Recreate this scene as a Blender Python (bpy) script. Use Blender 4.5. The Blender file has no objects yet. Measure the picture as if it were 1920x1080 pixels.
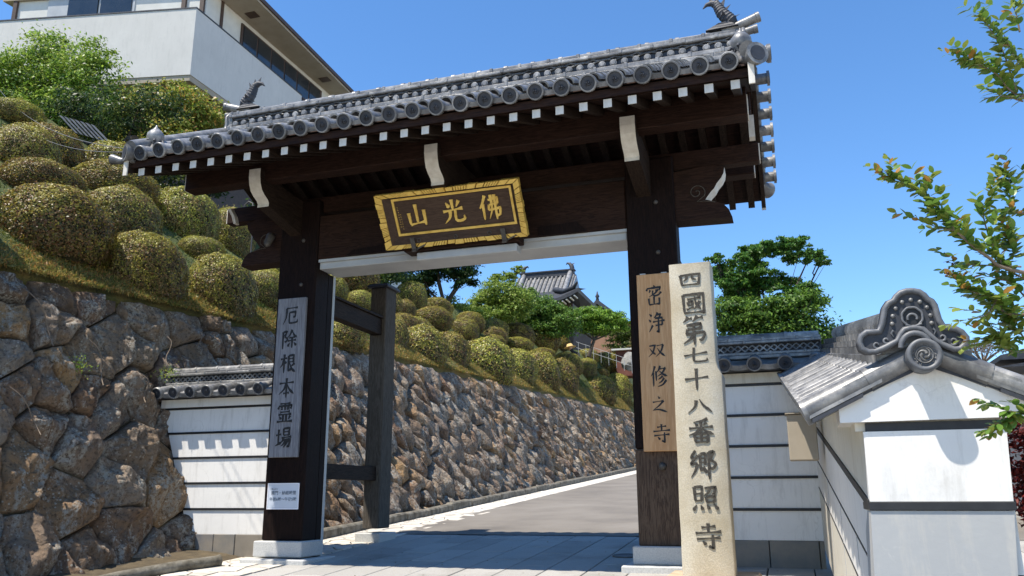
import bpy, bmesh, math, random
import numpy as np
from mathutils import Vector, Matrix, noise
random.seed(7); np.random.seed(7)
PI = math.pi; R = math.radians
S = bpy.context.scene
COL = S.collection

# ------------------------------------------------------------------ camera, sky, sun, exposure
cam_d = bpy.data.cameras.new('camera'); cam = bpy.data.objects.new('camera', cam_d); COL.objects.link(cam)
cam_d.sensor_width = 36; cam_d.lens = 36 * 1560 / 1920; cam_d.clip_end = 3000; cam_d.clip_start = .05
YW, TH, RL = R(17.95), R(14.035), R(0.25)
fwd = Vector((-math.sin(YW) * math.cos(TH), math.cos(YW) * math.cos(TH), math.sin(TH)))
right = Vector((math.cos(YW), math.sin(YW), 0)); up = right.cross(fwd)
r2 = right * math.cos(RL) - up * math.sin(RL); u2 = right * math.sin(RL) + up * math.cos(RL)
m3 = Matrix((r2, u2, -fwd)).transposed()
cam.matrix_world = Matrix.Translation((0, 0, .56)) @ m3.to_4x4()
S.camera = cam
S.render.resolution_x = 1024; S.render.resolution_y = 576

SUNV = Vector((-.29, -.36, 1)).normalized()
elev = math.asin(SUNV.z); azim = math.atan2(SUNV.x, SUNV.y)
W = bpy.data.worlds.new('World'); S.world = W; W.use_nodes = True
wn = W.node_tree.nodes; wl = W.node_tree.links; wn.clear()
sky = wn.new('ShaderNodeTexSky'); sky.sky_type = 'NISHITA'; sky.sun_disc = False
sky.sun_elevation = elev; sky.sun_rotation = azim
sky.air_density = .95; sky.dust_density = 0.0; sky.ozone_density = 5.0; sky.altitude = 0
bg = wn.new('ShaderNodeBackground'); bg.inputs['Strength'].default_value = .14
wo = wn.new('ShaderNodeOutputWorld'); hsn = wn.new('ShaderNodeHueSaturation'); hsn.inputs['Saturation'].default_value = 1.14
wl.new(sky.outputs[0], hsn.inputs['Color']); wl.new(hsn.outputs[0], bg.inputs[0]); wl.new(bg.outputs[0], wo.inputs[0])
sd = bpy.data.lights.new('sun', 'SUN'); sd.energy = 4.4; sd.angle = R(.53); sd.color = (1, .93, .82)
so = bpy.data.objects.new('sun', sd); COL.objects.link(so); so.location = (0, 0, 20)
so.rotation_euler = SUNV.to_track_quat('Z', 'Y').to_euler()
S.view_settings.view_transform = 'Standard'; S.view_settings.look = 'None'
S.view_settings.exposure = .82; S.view_settings.gamma = 1; S.view_settings.use_curve_mapping = False

# ------------------------------------------------------------------ helpers
def tag(o, label=None, cat=None, group=None, kind=None):
    if label: o['label'] = label
    if cat: o['category'] = cat
    if group: o['group'] = group
    if kind: o['kind'] = kind
    return o
def empty(name, loc=(0, 0, 0), label=None, cat=None, group=None, kind=None):
    o = bpy.data.objects.new(name, None); COL.objects.link(o); o.location = loc; o.empty_display_size = .2
    return tag(o, label, cat, group, kind)
def link(name, me, parent=None, loc=None, rot=None, scale=None):
    o = bpy.data.objects.new(name, me); COL.objects.link(o)
    if loc is not None: o.location = loc
    if rot is not None: o.rotation_euler = rot
    if scale is not None: o.scale = scale
    if parent is not None:
        o.parent = parent
        if loc is None or True:
            pl = parent
            off = Vector((0, 0, 0))
            while pl is not None: off += Vector(pl.location); pl = pl.parent
            o.location = Vector(o.location) - off
    return o

class MB:
    def __init__(s): s.v = []; s.f = []; s.mi = []; s.sm = []
    def add(s, vs, fs, mi=0, smooth=False, M=None):
        n = len(s.v)
        if M is not None: vs = [M @ Vector(p) for p in vs]
        s.v += [tuple(p) for p in vs]
        for f in fs: s.f.append(tuple(n + i for i in f)); s.mi.append(mi); s.sm.append(smooth)
        return s
    def box(s, x0, x1, y0, y1, z0, z1, mi=0, M=None, b=0.0):
        if b <= 0:
            vs = [(x, y, z) for x in (x0, x1) for y in (y0, y1) for z in (z0, z1)]
            return s.add(vs, [(0, 1, 3, 2), (4, 6, 7, 5), (0, 4, 5, 1), (2, 3, 7, 6), (0, 2, 6, 4), (1, 5, 7, 3)], mi, False, M)
        pts = []
        for sx, x in ((1, x0), (-1, x1)):
            for sy, y in ((1, y0), (-1, y1)):
                for sz, z in ((1, z0), (-1, z1)):
                    pts += [(x, y + sy * b, z + sz * b), (x + sx * b, y, z + sz * b), (x + sx * b, y + sy * b, z)]
        return s.hull(pts, mi, M)
    def hull(s, pts, mi=0, M=None, smooth=False):
        bm = bmesh.new()
        for p in pts: bm.verts.new(p)
        r = bmesh.ops.convex_hull(bm, input=bm.verts)
        bmesh.ops.dissolve_limit(bm, angle_limit=.01, verts=bm.verts, edges=bm.edges)
        bmesh.ops.recalc_face_normals(bm, faces=bm.faces)
        bm.verts.index_update()
        s.add([v.co.copy() for v in bm.verts], [[v.index for v in f.verts] for f in bm.faces], mi, smooth, M)
        bm.free(); return s
    def prism(s, poly, d0, d1, axis='Y', mi=0, side_mi=None, M=None, smooth=False):
        # poly in the two other axes
        def P(a, b, d): return {'Y': (a, d, b), 'X': (d, a, b), 'Z': (a, b, d)}[axis]
        n = len(poly); vs = [P(a, b, d0) for a, b in poly] + [P(a, b, d1) for a, b in poly]
        s.add(vs, [tuple(range(n)), tuple(range(2 * n - 1, n - 1, -1))], mi, False, M)
        s.add(vs, [(i, i + n, (i + 1) % n + n, (i + 1) % n) for i in range(n)], mi if side_mi is None else side_mi, smooth, M)
        return s
    def tube(s, pts, rad, n=8, mi=0, smooth=True, caps=True, M=None, half=None):
        pts = [Vector(p) for p in pts]
        if not hasattr(rad, '__len__'): rad = [rad] * len(pts)
        vs = []; ref = None
        for i, p in enumerate(pts):
            t = (pts[min(i + 1, len(pts) - 1)] - pts[max(i - 1, 0)]).normalized()
            if ref is None:
                ref = Vector((0, 0, 1)) if abs(t.z) < .9 else Vector((1, 0, 0))
            a = (ref - t * ref.dot(t)).normalized(); ref = a; b = t.cross(a)
            for k in range(n):
                an = 2 * PI * k / n
                vs.append(p + (a * math.cos(an) + b * math.sin(an)) * rad[i])
        fs = [(i * n + k, i * n + (k + 1) % n, (i + 1) * n + (k + 1) % n, (i + 1) * n + k) for i in range(len(pts) - 1) for k in range(n)]
        s.add(vs, fs, mi, smooth, M)
        if caps: s.add([vs[k] for k in range(n)], [tuple(range(n - 1, -1, -1))], mi, False, M); s.add(vs[-n:], [tuple(range(n))], mi, False, M)
        return s
    def lathe(s, prof, n=16, mi=0, M=None, smooth=True):   # prof: (r, z)
        vs = [(r * math.cos(2 * PI * k / n), r * math.sin(2 * PI * k / n), z) for r, z in prof for k in range(n)]
        fs = [(i * n + k, i * n + (k + 1) % n, (i + 1) * n + (k + 1) % n, (i + 1) * n + k) for i in range(len(prof) - 1) for k in range(n)]
        s.add(vs, fs, mi, smooth, M)
        s.add(vs[:n], [tuple(range(n - 1, -1, -1))], mi, False, M); s.add(vs[-n:], [tuple(range(n))], mi, False, M)
        return s
    def mesh(s, name, mats):
        me = bpy.data.meshes.new(name); me.from_pydata(s.v, [], s.f)
        for m in (mats if isinstance(mats, (list, tuple)) else [mats]): me.materials.append(m)
        me.polygons.foreach_set('material_index', s.mi); me.polygons.foreach_set('use_smooth', s.sm)
        me.update(); return me
    def build(s, name, mats, parent=None, loc=None, rot=None):
        return link(name, s.mesh(name, mats), parent, loc, rot)

# ------------------------------------------------------------------ materials
def newmat(name):
    m = bpy.data.materials.new(name); m.use_nodes = True
    nt = m.node_tree; b = nt.nodes['Principled BSDF']; return m, nt, b
def nd(nt, t, **k):
    n = nt.nodes.new(t)
    for a, v in k.items():
        if a in n.inputs.keys(): n.inputs[a].default_value = v
        else: setattr(n, a, v)
    return n
def ramp(nt, src, stops, interp='LINEAR'):
    r = nt.nodes.new('ShaderNodeValToRGB'); r.color_ramp.interpolation = interp
    e = r.color_ramp.elements
    while len(e) < len(stops): e.new(.5)
    for i, (p, c) in enumerate(stops):
        e[i].position = p; e[i].color = (*c, 1) if len(c) == 3 else c
    nt.links.new(src, r.inputs[0]); return r.outputs[0]
def coords(nt, scale=(1, 1, 1), which='Object', rot=(0, 0, 0)):
    tc = nt.nodes.new('ShaderNodeTexCoord'); mp = nt.nodes.new('ShaderNodeMapping')
    if which == 'World':
        g = nt.nodes.new('ShaderNodeNewGeometry'); nt.links.new(g.outputs['Position'], mp.inputs[0])
    else: nt.links.new(tc.outputs[which], mp.inputs[0])
    mp.inputs['Scale'].default_value = scale; mp.inputs['Rotation'].default_value = rot; return mp.outputs[0]
def mixc(nt, fac, a, b, mode='MIX'):
    n = nt.nodes.new('ShaderNodeMix'); n.data_type = 'RGBA'; n.blend_type = mode
    for s_, v in ((0, fac), (6, a), (7, b)):
        if hasattr(v, 'type') and hasattr(v, 'links'): nt.links.new(v, n.inputs[s_])
        else: n.inputs[s_].default_value = (*v, 1) if isinstance(v, tuple) and len(v) == 3 else v
    return n.outputs[2]
def bump(nt, b, h, strength=.4, dist=.02):
    n = nt.nodes.new('ShaderNodeBump'); n.inputs['Strength'].default_value = strength; n.inputs['Distance'].default_value = dist
    nt.links.new(h, n.inputs['Height']); nt.links.new(n.outputs[0], b.inputs['Normal'])
def noise_(nt, vec, scale, detail=4, rough=.6, dist=0.0):
    n = nd(nt, 'ShaderNodeTexNoise', Scale=scale, Detail=detail, Roughness=rough, Distortion=dist); nt.links.new(vec, n.inputs['Vector']); return n.outputs['Fac']
def val(nt, which='Random'):
    n = nt.nodes.new('ShaderNodeObjectInfo'); return n.outputs[which]
def mathn(nt, op, a, b):
    n = nt.nodes.new('ShaderNodeMath'); n.operation = op
    for i, v in enumerate((a, b)):
        if isinstance(v, (int, float)): n.inputs[i].default_value = v
        else: nt.links.new(v, n.inputs[i])
    return n.outputs[0]

def m_simple(name, stops, scale=8, rough=.6, bs=.2, bd=.01, bscale=None, stretch=(1, 1, 1), which='Object', objvar=0.0, spec=.5, metal=0.0, detail=5):
    m, nt, b = newmat(name); c = coords(nt, stretch, which)
    f = noise_(nt, c, scale, detail)
    col = ramp(nt, f, stops)
    if objvar:
        v = mathn(nt, 'ADD', mathn(nt, 'MULTIPLY', val(nt), objvar * 2), 1 - objvar)
        vm = nt.nodes.new('ShaderNodeVectorMath'); vm.operation = 'SCALE'; nt.links.new(col, vm.inputs[0]); nt.links.new(v, vm.inputs['Scale']); col = vm.outputs[0]
    nt.links.new(col, b.inputs['Base Color']); b.inputs['Roughness'].default_value = rough
    b.inputs['Specular IOR Level'].default_value = spec; b.inputs['Metallic'].default_value = metal
    if bs: bump(nt, b, noise_(nt, c, bscale or scale * 3, 6), bs, bd)
    return m
def m_wood(name, dark, light, axis='Z', rough=.65, knots=False, white=None, objvar=.12, ring=9):
    m, nt, b = newmat(name)
    s = {'Z': (9, 9, .7), 'X': (.7, 9, 9), 'Y': (9, .7, 9)}[axis]
    c = coords(nt, s, 'World')
    f1 = noise_(nt, c, 2.2, 6, .65, .6); c2 = coords(nt, tuple(k * 6 for k in s), 'World'); f2 = noise_(nt, c2, 1.5, 4, .7)
    big = noise_(nt, coords(nt, (1, 1, 1), 'World'), 1.3, 3)
    w = mathn(nt, 'SINE', mathn(nt, 'MULTIPLY', f1, ring * 6.28), 0)
    w = mathn(nt, 'MULTIPLY', mathn(nt, 'ADD', w, 1), .5)
    mx = mathn(nt, 'ADD', mathn(nt, 'MULTIPLY', w, .4), mathn(nt, 'MULTIPLY', f2, .6))
    col = ramp(nt, mx, [(.15, dark), (.85, light)])
    col = mixc(nt, mathn(nt, 'MULTIPLY', big, .5), col, dark)
    nt.links.new(col, b.inputs['Base Color']); b.inputs['Roughness'].default_value = rough; b.inputs['Specular IOR Level'].default_value = .12
    bump(nt, b, mx, .35, .004); return m

MAT = {}
MAT['wood'] = m_wood('dark_gate_wood', (.0035, .0018, .0015), (.020, .0095, .007), 'Z')
MAT['woodx'] = m_wood('dark_gate_wood_beam', (.009, .0045, .0035), (.052, .026, .017), 'X')
MAT['woody'] = m_wood('dark_gate_wood_rafter', (.009, .006, .0045), (.055, .036, .026), 'Y')
MAT['wood_worn'] = m_wood('weathered_gate_wood', (.035, .022, .016), (.17, .118, .083), 'Z', .75)
MAT['wood_grey'] = m_wood('weathered_grey_wood', (.05, .042, .034), (.16, .14, .115), 'Z', .8)
MAT['cedar'] = m_wood('fresh_cedar_board', (.48, .26, .12), (.68, .42, .22), 'Z', .55, ring=5)
MAT['silver_wood'] = m_wood('silvered_board', (.13, .13, .14), (.30, .30, .32), 'Z', .7, ring=5)
MAT['sign_wood'] = m_wood('sign_wood', (.045, .028, .02), (.11, .07, .05), 'X', .6)
MAT['white'] = m_simple('aged_white_paint', [(.3, (.52, .48, .41)), (.7, (.68, .65, .58))], 14, .7, .15, .004)
MAT['black'] = m_simple('black_trim', [(.3, (.008, .008, .010)), (.7, (.02, .02, .022))], 20, .5, .05)
MAT['ink'] = m_simple('black_ink', [(.3, (.006, .006, .007)), (.7, (.014, .013, .013))], 30, .6, 0)
MAT['gold'] = m_simple('gilded_wood', [(.3, (.62, .38, .07)), (.6, (.82, .55, .13)), (.8, (.72, .46, .10))], 14, .42, .25, .004, metal=.15)
MAT['metal'] = m_simple('grey_painted_metal', [(.3, (.36, .37, .37)), (.7, (.47, .48, .47))], 3, .4, .02)
MAT['iron'] = m_simple('dull_iron', [(.3, (.04, .035, .03)), (.7, (.09, .08, .07))], 30, .6, .2)
MAT['concrete'] = None

def m_tile():
    m, nt, b = newmat('smoked_roof_tile'); c = coords(nt, (1, 1, 1), 'World')
    f = noise_(nt, c, 9, 6, .7); g = noise_(nt, c, 55, 3)
    col = ramp(nt, f, [(.28, (.07, .071, .076)), (.5, (.18, .178, .175)), (.70, (.37, .355, .33))])
    v = mathn(nt, 'ADD', mathn(nt, 'MULTIPLY', val(nt), .6), .68)
    vm = nt.nodes.new('ShaderNodeVectorMath'); vm.operation = 'SCALE'; nt.links.new(col, vm.inputs[0]); nt.links.new(v, vm.inputs['Scale'])
    nt.links.new(vm.outputs[0], b.inputs['Base Color'])
    nt.links.new(ramp(nt, g, [(.3, (.30,) * 3), (.7, (.5,) * 3)]), b.inputs['Roughness']); b.inputs['Metallic'].default_value = .1
    b.inputs['Specular IOR Level'].default_value = .6
    bump(nt, b, f, .25, .006); return m
MAT['tile'] = m_tile()
MAT['tile_dark'] = m_simple('dark_roof_tile', [(.3, (.014, .017, .024)), (.7, (.045, .048, .058))], 12, .6, .3, .006, which='World')
MAT['tile_mid'] = m_simple('mid_grey_tile', [(.3, (.075, .08, .09)), (.7, (.15, .155, .165))], 14, .5, .2, .004, which='World')
def m_plaster(name, base, stain, crack=.35):
    m, nt, b = newmat(name); c = coords(nt, (1, 1, 1), 'World')
    f = noise_(nt, c, 1.6, 6, .65); g = noise_(nt, coords(nt, (7, 7, .9), 'World'), 2.2, 5, .7)
    st = ramp(nt, g, [(.52, (0, 0, 0)), (.80, (1, 1, 1))])
    col = ramp(nt, f, [(.3, tuple(x * .9 for x in base)), (.7, base)])
    col = mixc(nt, mathn(nt, 'MULTIPLY', st, .6), col, stain)
    nt.links.new(col, b.inputs['Base Color']); b.inputs['Roughness'].default_value = .85
    cr = nd(nt, 'ShaderNodeTexVoronoi', Scale=2.6); cr.feature = 'DISTANCE_TO_EDGE'
    wv = nt.nodes.new('ShaderNodeVectorMath'); wv.operation = 'ADD'; nz = nd(nt, 'ShaderNodeTexNoise', Scale=5.0, Detail=5.0); nt.links.new(c, nz.inputs['Vector'])
    sv = nt.nodes.new('ShaderNodeVectorMath'); sv.operation = 'SCALE'; sv.inputs['Scale'].default_value = .35; nt.links.new(nz.outputs['Color'], sv.inputs[0]); nt.links.new(c, wv.inputs[0]); nt.links.new(sv.outputs[0], wv.inputs[1]); nt.links.new(wv.outputs[0], cr.inputs['Vector'])
    ck = mathn(nt, 'MULTIPLY', ramp(nt, cr.outputs['Distance'], [(.0, (1,) * 3), (.012, (0,) * 3)]), ramp(nt, f, [(.50, (0,) * 3), (.62, (1,) * 3)]))
    col = mixc(nt, mathn(nt, 'MULTIPLY', ck, crack), col, stain if crack < .9 else (.62, .60, .54))
    bl = noise_(nt, coords(nt, (2.5, 2.5, 1.4), 'World'), 1.9, 7, .75)
    col = mixc(nt, mathn(nt, 'MULTIPLY', ramp(nt, bl, [(.55, (0,) * 3), (.7, (1,) * 3)]), .35), col, stain)
    nt.links.new(col, b.inputs['Base Color'])
    bump(nt, b, noise_(nt, c, 24, 6), .18, .006); return m
MAT['plaster'] = m_plaster('white_plaster', (.79, .77, .73), (.42, .40, .36))
MAT['plaster_low'] = m_plaster('stained_grey_plaster', (.40, .405, .40), (.56, .52, .44), .9)
MAT['plaster_old'] = m_plaster('yellowed_plaster', (.66, .62, .53), (.36, .29, .19))
MAT['houseconc'] = m_plaster('house_concrete', (.58, .56, .52), (.42, .41, .38))
MAT['granite'] = m_simple('pale_granite', [(.3, (.36, .36, .35)), (.5, (.46, .46, .44)), (.7, (.54, .53, .50))], 90, .8, .15, .002, which='World')
def m_pillar():
    m, nt, b = newmat('old_carved_granite'); c = coords(nt, (1, 1, 1), 'World')
    f = noise_(nt, c, 3, 5, .6); g = noise_(nt, c, 110, 3, .7)
    col = ramp(nt, f, [(.3, (.42, .35, .23)), (.55, (.55, .49, .37)), (.75, (.62, .59, .50))])
    col = mixc(nt, ramp(nt, g, [(.42, (.35,) * 3), (.62, (0,) * 3)]), col, (.25, .21, .15))
    nt.links.new(col, b.inputs['Base Color']); b.inputs['Roughness'].default_value = .9
    bump(nt, b, mathn(nt, 'ADD', g, mathn(nt, 'MULTIPLY', f, .5)), .5, .006); return m
MAT['pillar'] = m_pillar()
def m_slab():
    m, nt, b = newmat('paving_granite'); c = coords(nt, (1, 1, 1), 'World')
    g = noise_(nt, c, 140, 3, .7); f = noise_(nt, c, 2.5, 5)
    col = ramp(nt, g, [(.3, (.24, .235, .22)), (.5, (.37, .36, .335)), (.7, (.47, .46, .43))])
    col = mixc(nt, mathn(nt, 'MULTIPLY', f, .45), col, (.30, .275, .235)); f2 = noise_(nt, c, 1.1, 7, .7)
    col = mixc(nt, ramp(nt, f2, [(.50, (0,) * 3), (.68, (.55,) * 3)]), col, (.17, .155, .13))
    v = mathn(nt, 'ADD', mathn(nt, 'MULTIPLY', val(nt), .26), .87)
    vm = nt.nodes.new('ShaderNodeVectorMath'); vm.operation = 'SCALE'; nt.links.new(col, vm.inputs[0]); nt.links.new(v, vm.inputs['Scale'])
    nt.links.new(vm.outputs[0], b.inputs['Base Color']); b.inputs['Roughness'].default_value = .85
    bump(nt, b, g, .25, .003); return m
MAT['slab'] = m_slab()
MAT['asphalt'] = m_simple('old_asphalt', [(.25, (.115, .102, .088)), (.5, (.175, .156, .132)), (.75, (.215, .195, .168))], .9, .9, .4, .004, 160, which='World', detail=8)
MAT['joint'] = m_simple('dark_joint_soil', [(.3, (.02, .018, .014)), (.7, (.045, .038, .028))], 20, .95, .3, which='World')
MAT['crazy'] = m_simple('pale_flagstone', [(.3, (.42, .38, .32)), (.6, (.60, .56, .49))], 9, .85, .3, .006, objvar=.12, which='World')
MAT['kerb'] = m_simple('mossy_kerbstone', [(.3, (.06, .05, .035)), (.5, (.14, .125, .095)), (.72, (.26, .235, .19))], 8, .95, .6, .02, which='World')
MAT['soil'] = m_simple('soil', [(.3, (.05, .038, .022)), (.7, (.12, .09, .05))], 6, 1, .6, .03, which='World')
def m_rock(name='wall_rock'):
    m, nt, b = newmat(name); c = coords(nt, (1, 1, 1), 'World')
    at = nt.nodes.new('ShaderNodeAttribute'); at.attribute_name = 'tint'
    base = ramp(nt, at.outputs['Fac'], [(0, (.115, .082, .06)), (.18, (.26, .20, .14)), (.34, (.20, .11, .06)), (.48, (.28, .24, .19)), (.62, (.14, .085, .06)), (.76, (.40, .24, .10)), (.88, (.22, .15, .10)), (1, (.33, .27, .20))])
    f = noise_(nt, c, 4, 9, .75, .6); g = noise_(nt, c, 30, 5, .75); k = noise_(nt, c, 1.7, 6, .7)
    col = mixc(nt, ramp(nt, f, [(.42, (0,) * 3), (.62, (.5,) * 3)]), base, (.32, .205, .11))
    col = mixc(nt, ramp(nt, k, [(.52, (0,) * 3), (.68, (.45,) * 3)]), col, (.22, .195, .165))
    col = mixc(nt, ramp(nt, g, [(.36, (.75,) * 3), (.48, (0,) * 3)]), col, (.035, .024, .018))
    st = noise_(nt, coords(nt, (3.6, 3.6, 1.1), 'World'), 1.2, 8, .8)
    li = mathn(nt, 'MULTIPLY', ramp(nt, st, [(.505, (0,) * 3), (.575, (1,) * 3)]), ramp(nt, g, [(.42, (0,) * 3), (.55, (1,) * 3)]))
    col = mixc(nt, mathn(nt, 'MULTIPLY', li, .85), col, (.41, .395, .34))
    sp = nd(nt, 'ShaderNodeTexVoronoi', Scale=26.0); nt.links.new(c, sp.inputs['Vector'])
    spots = mathn(nt, 'MULTIPLY', ramp(nt, sp.outputs['Distance'], [(.16, (1,) * 3), (.30, (0,) * 3)]), ramp(nt, noise_(nt, c, 3.3, 4), [(.50, (0,) * 3), (.58, (1,) * 3)]))
    col = mixc(nt, mathn(nt, 'MULTIPLY', spots, .8), col, (.50, .48, .40))
    nt.links.new(col, b.inputs['Base Color']); b.inputs['Roughness'].default_value = .85
    rv = nt.nodes.new('ShaderNodeTexVoronoi'); rv.feature = 'F1'; rv.inputs['Scale'].default_value = 9; rv.inputs['Randomness'].default_value = 1
    wc = nt.nodes.new('ShaderNodeVectorMath'); wc.operation = 'ADD'; nz = nd(nt, 'ShaderNodeTexNoise', Scale=7.0, Detail=5.0); nt.links.new(c, nz.inputs['Vector']); nt.links.new(c, wc.inputs[0])
    sc_ = nt.nodes.new('ShaderNodeVectorMath'); sc_.operation = 'SCALE'; nt.links.new(nz.outputs['Color'], sc_.inputs[0]); sc_.inputs['Scale'].default_value = .25; nt.links.new(sc_.outputs[0], wc.inputs[1]); nt.links.new(wc.outputs[0], rv.inputs['Vector'])
    h = mathn(nt, 'ADD', mathn(nt, 'MULTIPLY', noise_(nt, c, 12, 10, .78), 1.2), mathn(nt, 'ADD', mathn(nt, 'MULTIPLY', g, .35), mathn(nt, 'MULTIPLY', rv.outputs['Distance'], 1.1)))
    bump(nt, b, h, .85, .05); return m
MAT['rock'] = m_rock()
def m_grass():
    m, nt, b = newmat('slope_grass'); c = coords(nt, (1, 1, 1), 'World')
    f = noise_(nt, c, 1.4, 6, .65); g = noise_(nt, c, 30, 4)
    gold = ramp(nt, f, [(.3, (.08, .10, .02)), (.5, (.20, .16, .045)), (.65, (.32, .20, .06))]); grn = ramp(nt, f, [(.35, (.035, .055, .012)), (.55, (.08, .11, .02)), (.7, (.20, .17, .04))])
    gx = nt.nodes.new('ShaderNodeSeparateXYZ'); nt.links.new(c, gx.inputs[0])
    ed = mathn(nt, 'ADD', mathn(nt, 'MULTIPLY', mathn(nt, 'ADD', gx.outputs[0], 7.15), 2.6), mathn(nt, 'MULTIPLY', f, .6)); ed = ramp(nt, ed, [(.0, (0,) * 3), (.9, (1,) * 3)])
    col = mixc(nt, ed, grn, gold)
    col = mixc(nt, mathn(nt, 'MULTIPLY', g, .6), col, (.05, .05, .012))
    nt.links.new(col, b.inputs['Base Color']); b.inputs['Roughness'].default_value = 1
    bump(nt, b, g, 1, .05); return m
MAT['grass'] = m_grass()
def m_leaf(name, trans=.35, rough=.45, hue=0.0, gain=1.0):
    m, nt, b = newmat(name)
    at = nt.nodes.new('ShaderNodeAttribute'); at.attribute_name = 'col'
    col = at.outputs['Color']
    if hue:
        hs = nt.nodes.new('ShaderNodeHueSaturation')
        nt.links.new(mathn(nt, 'ADD', mathn(nt, 'MULTIPLY', val(nt), hue), .5 - hue / 2), hs.inputs['Hue'])
        nt.links.new(mathn(nt, 'ADD', mathn(nt, 'MULTIPLY', val(nt), .3), .85), hs.inputs['Value'])
        nt.links.new(col, hs.inputs['Color']); col = hs.outputs[0]
    nt.links.new(col, b.inputs['Base Color']); b.inputs['Roughness'].default_value = rough
    b.inputs['Specular IOR Level'].default_value = .35
    tr = nt.nodes.new('ShaderNodeBsdfTranslucent'); nt.links.new(col, tr.inputs[0])
    mx = nt.nodes.new('ShaderNodeMixShader'); mx.inputs[0].default_value = trans
    out = nt.nodes['Material Output']; nt.links.new(b.outputs[0], mx.inputs[1]); nt.links.new(tr.outputs[0], mx.inputs[2]); nt.links.new(mx.outputs[0], out.inputs[0])
    return m
MAT['leaf'] = m_leaf('tree_leaf', .4)
MAT['bush'] = m_leaf('azalea_leaf', .30, .42, .04)
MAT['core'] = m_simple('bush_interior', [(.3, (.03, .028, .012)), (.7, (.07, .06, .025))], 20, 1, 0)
MAT['bark'] = m_simple('bark', [(.3, (.03, .022, .016)), (.7, (.10, .08, .06))], 12, .95, .8, .02, which='World')
MAT['bark_pale'] = m_simple('smooth_pale_bark', [(.3, (.13, .09, .06)), (.7, (.22, .17, .12))], 12, .8, .3, .005, which='World')
MAT['glass'] = m_simple('dark_window_glass', [(.3, (.015, .02, .025)), (.7, (.03, .035, .04))], 2, .08, 0, spec=.8)
MAT['brown'] = m_simple('brown_painted_timber', [(.3, (.045, .025, .016)), (.7, (.085, .05, .032))], 10, .6, .1)
MAT['wall_cream'] = m_simple('cream_wall', [(.3, (.55, .54, .49)), (.7, (.64, .63, .58))], 3, .85, .05)
MAT['soffit'] = m_simple('beige_soffit', [(.3, (.30, .255, .19)), (.7, (.36, .31, .24))], 3, .85, .05)

# ------------------------------------------------------------------ ground
GS = .063
def gz(y): return -.05 + GS * (y - 7.3)
def sheet(name, x0, x1, y0, y1, h, m, nx=2, ny=40):
    b = MB(); xs = np.linspace(x0, x1, nx); ys = np.linspace(y0, y1, ny)
    vs = [(x, y, gz(y) + h) for y in ys for x in xs]
    fs = [(j * nx + i, j * nx + i + 1, (j + 1) * nx + i + 1, (j + 1) * nx + i) for j in range(ny - 1) for i in range(nx - 1)]
    b.add(vs, fs); return tag(b.build(name, m), kind='structure')
g = MB()
ys = [-60, -20, -3, 3, 7.3, 20, 45, 46, 120, 1500]; zs = [-3.5, -2.6, -.95, -.45, -.17, .65, 2.2, 2.0, 1.0, -5]
xs = [-1500, -60, -12, -5.5, 0, 6, 60, 1500]
vs = [(x, y, z - .12) for y, z in zip(ys, zs) for x in xs]
g.add(vs, [(j * 8 + i, j * 8 + i + 1, (j + 1) * 8 + i + 1, (j + 1) * 8 + i) for j in range(9) for i in range(7)])
MAT['street'] = m_simple('pale_concrete_street', [(.3, (.34, .31, .27)), (.7, (.42, .39, .34))], 2, .9, .3, .004, 120, which='World')
tag(g.build('ground', MAT['street']), kind='structure')
sheet('asphalt_road', -4.78, 3.2, 9.80, 45, .004, MAT['asphalt'], 2, 60)
bed = sheet('paving_bed', -5.35, 3.2, 3.0, 9.79, -.03, MAT['joint'])
# paving slabs laid in rows running up the slope
pav = empty('paving', (0, 7, gz(7)), kind='structure')
xs = [-4.56, -4.22]
while xs[-1] < 2.6: xs.append(xs[-1] + .363)
sh = {}
def slab_mesh(w, l):
    k = (round(w, 3), round(l, 3))
    if k not in sh:
        b = MB(); b.box(.006, w - .006, .006, l - .006, -.05, 0, b=.004); sh[k] = b.mesh('slab', MAT['slab'])
    return sh[k]
for i in range(len(xs) - 1):
    y = 4.2 + [0, .45, .2, .6, .3][i % 5]; w = xs[i + 1] - xs[i]
    while y < 9.78:
        l = min([.95, .8, 1.05][(i + int(y)) % 3], 9.785 - y)
        if l > .12:
            z = gz(y) + random.uniform(-.0015, .0015)
            link('slab', slab_mesh(w, l), pav, (xs[i], y, z), (math.atan(GS), 0, 0))
        y += max(l, .13)
mh = MB(); mh.lathe([(.0, -.01), (.13, -.01), (.13, .008), (.115, .008), (.11, .005), (0, .005)], 28)
mh.build('drain_cover', MAT['iron'], None, (-1.52, 8.15, gz(8.15) + .003), (math.atan(GS), 0, 0))
tag(bpy.data.objects['drain_cover'], 'round dark iron drain cover set in the stone paving under the gate', 'drain cover')

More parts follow.
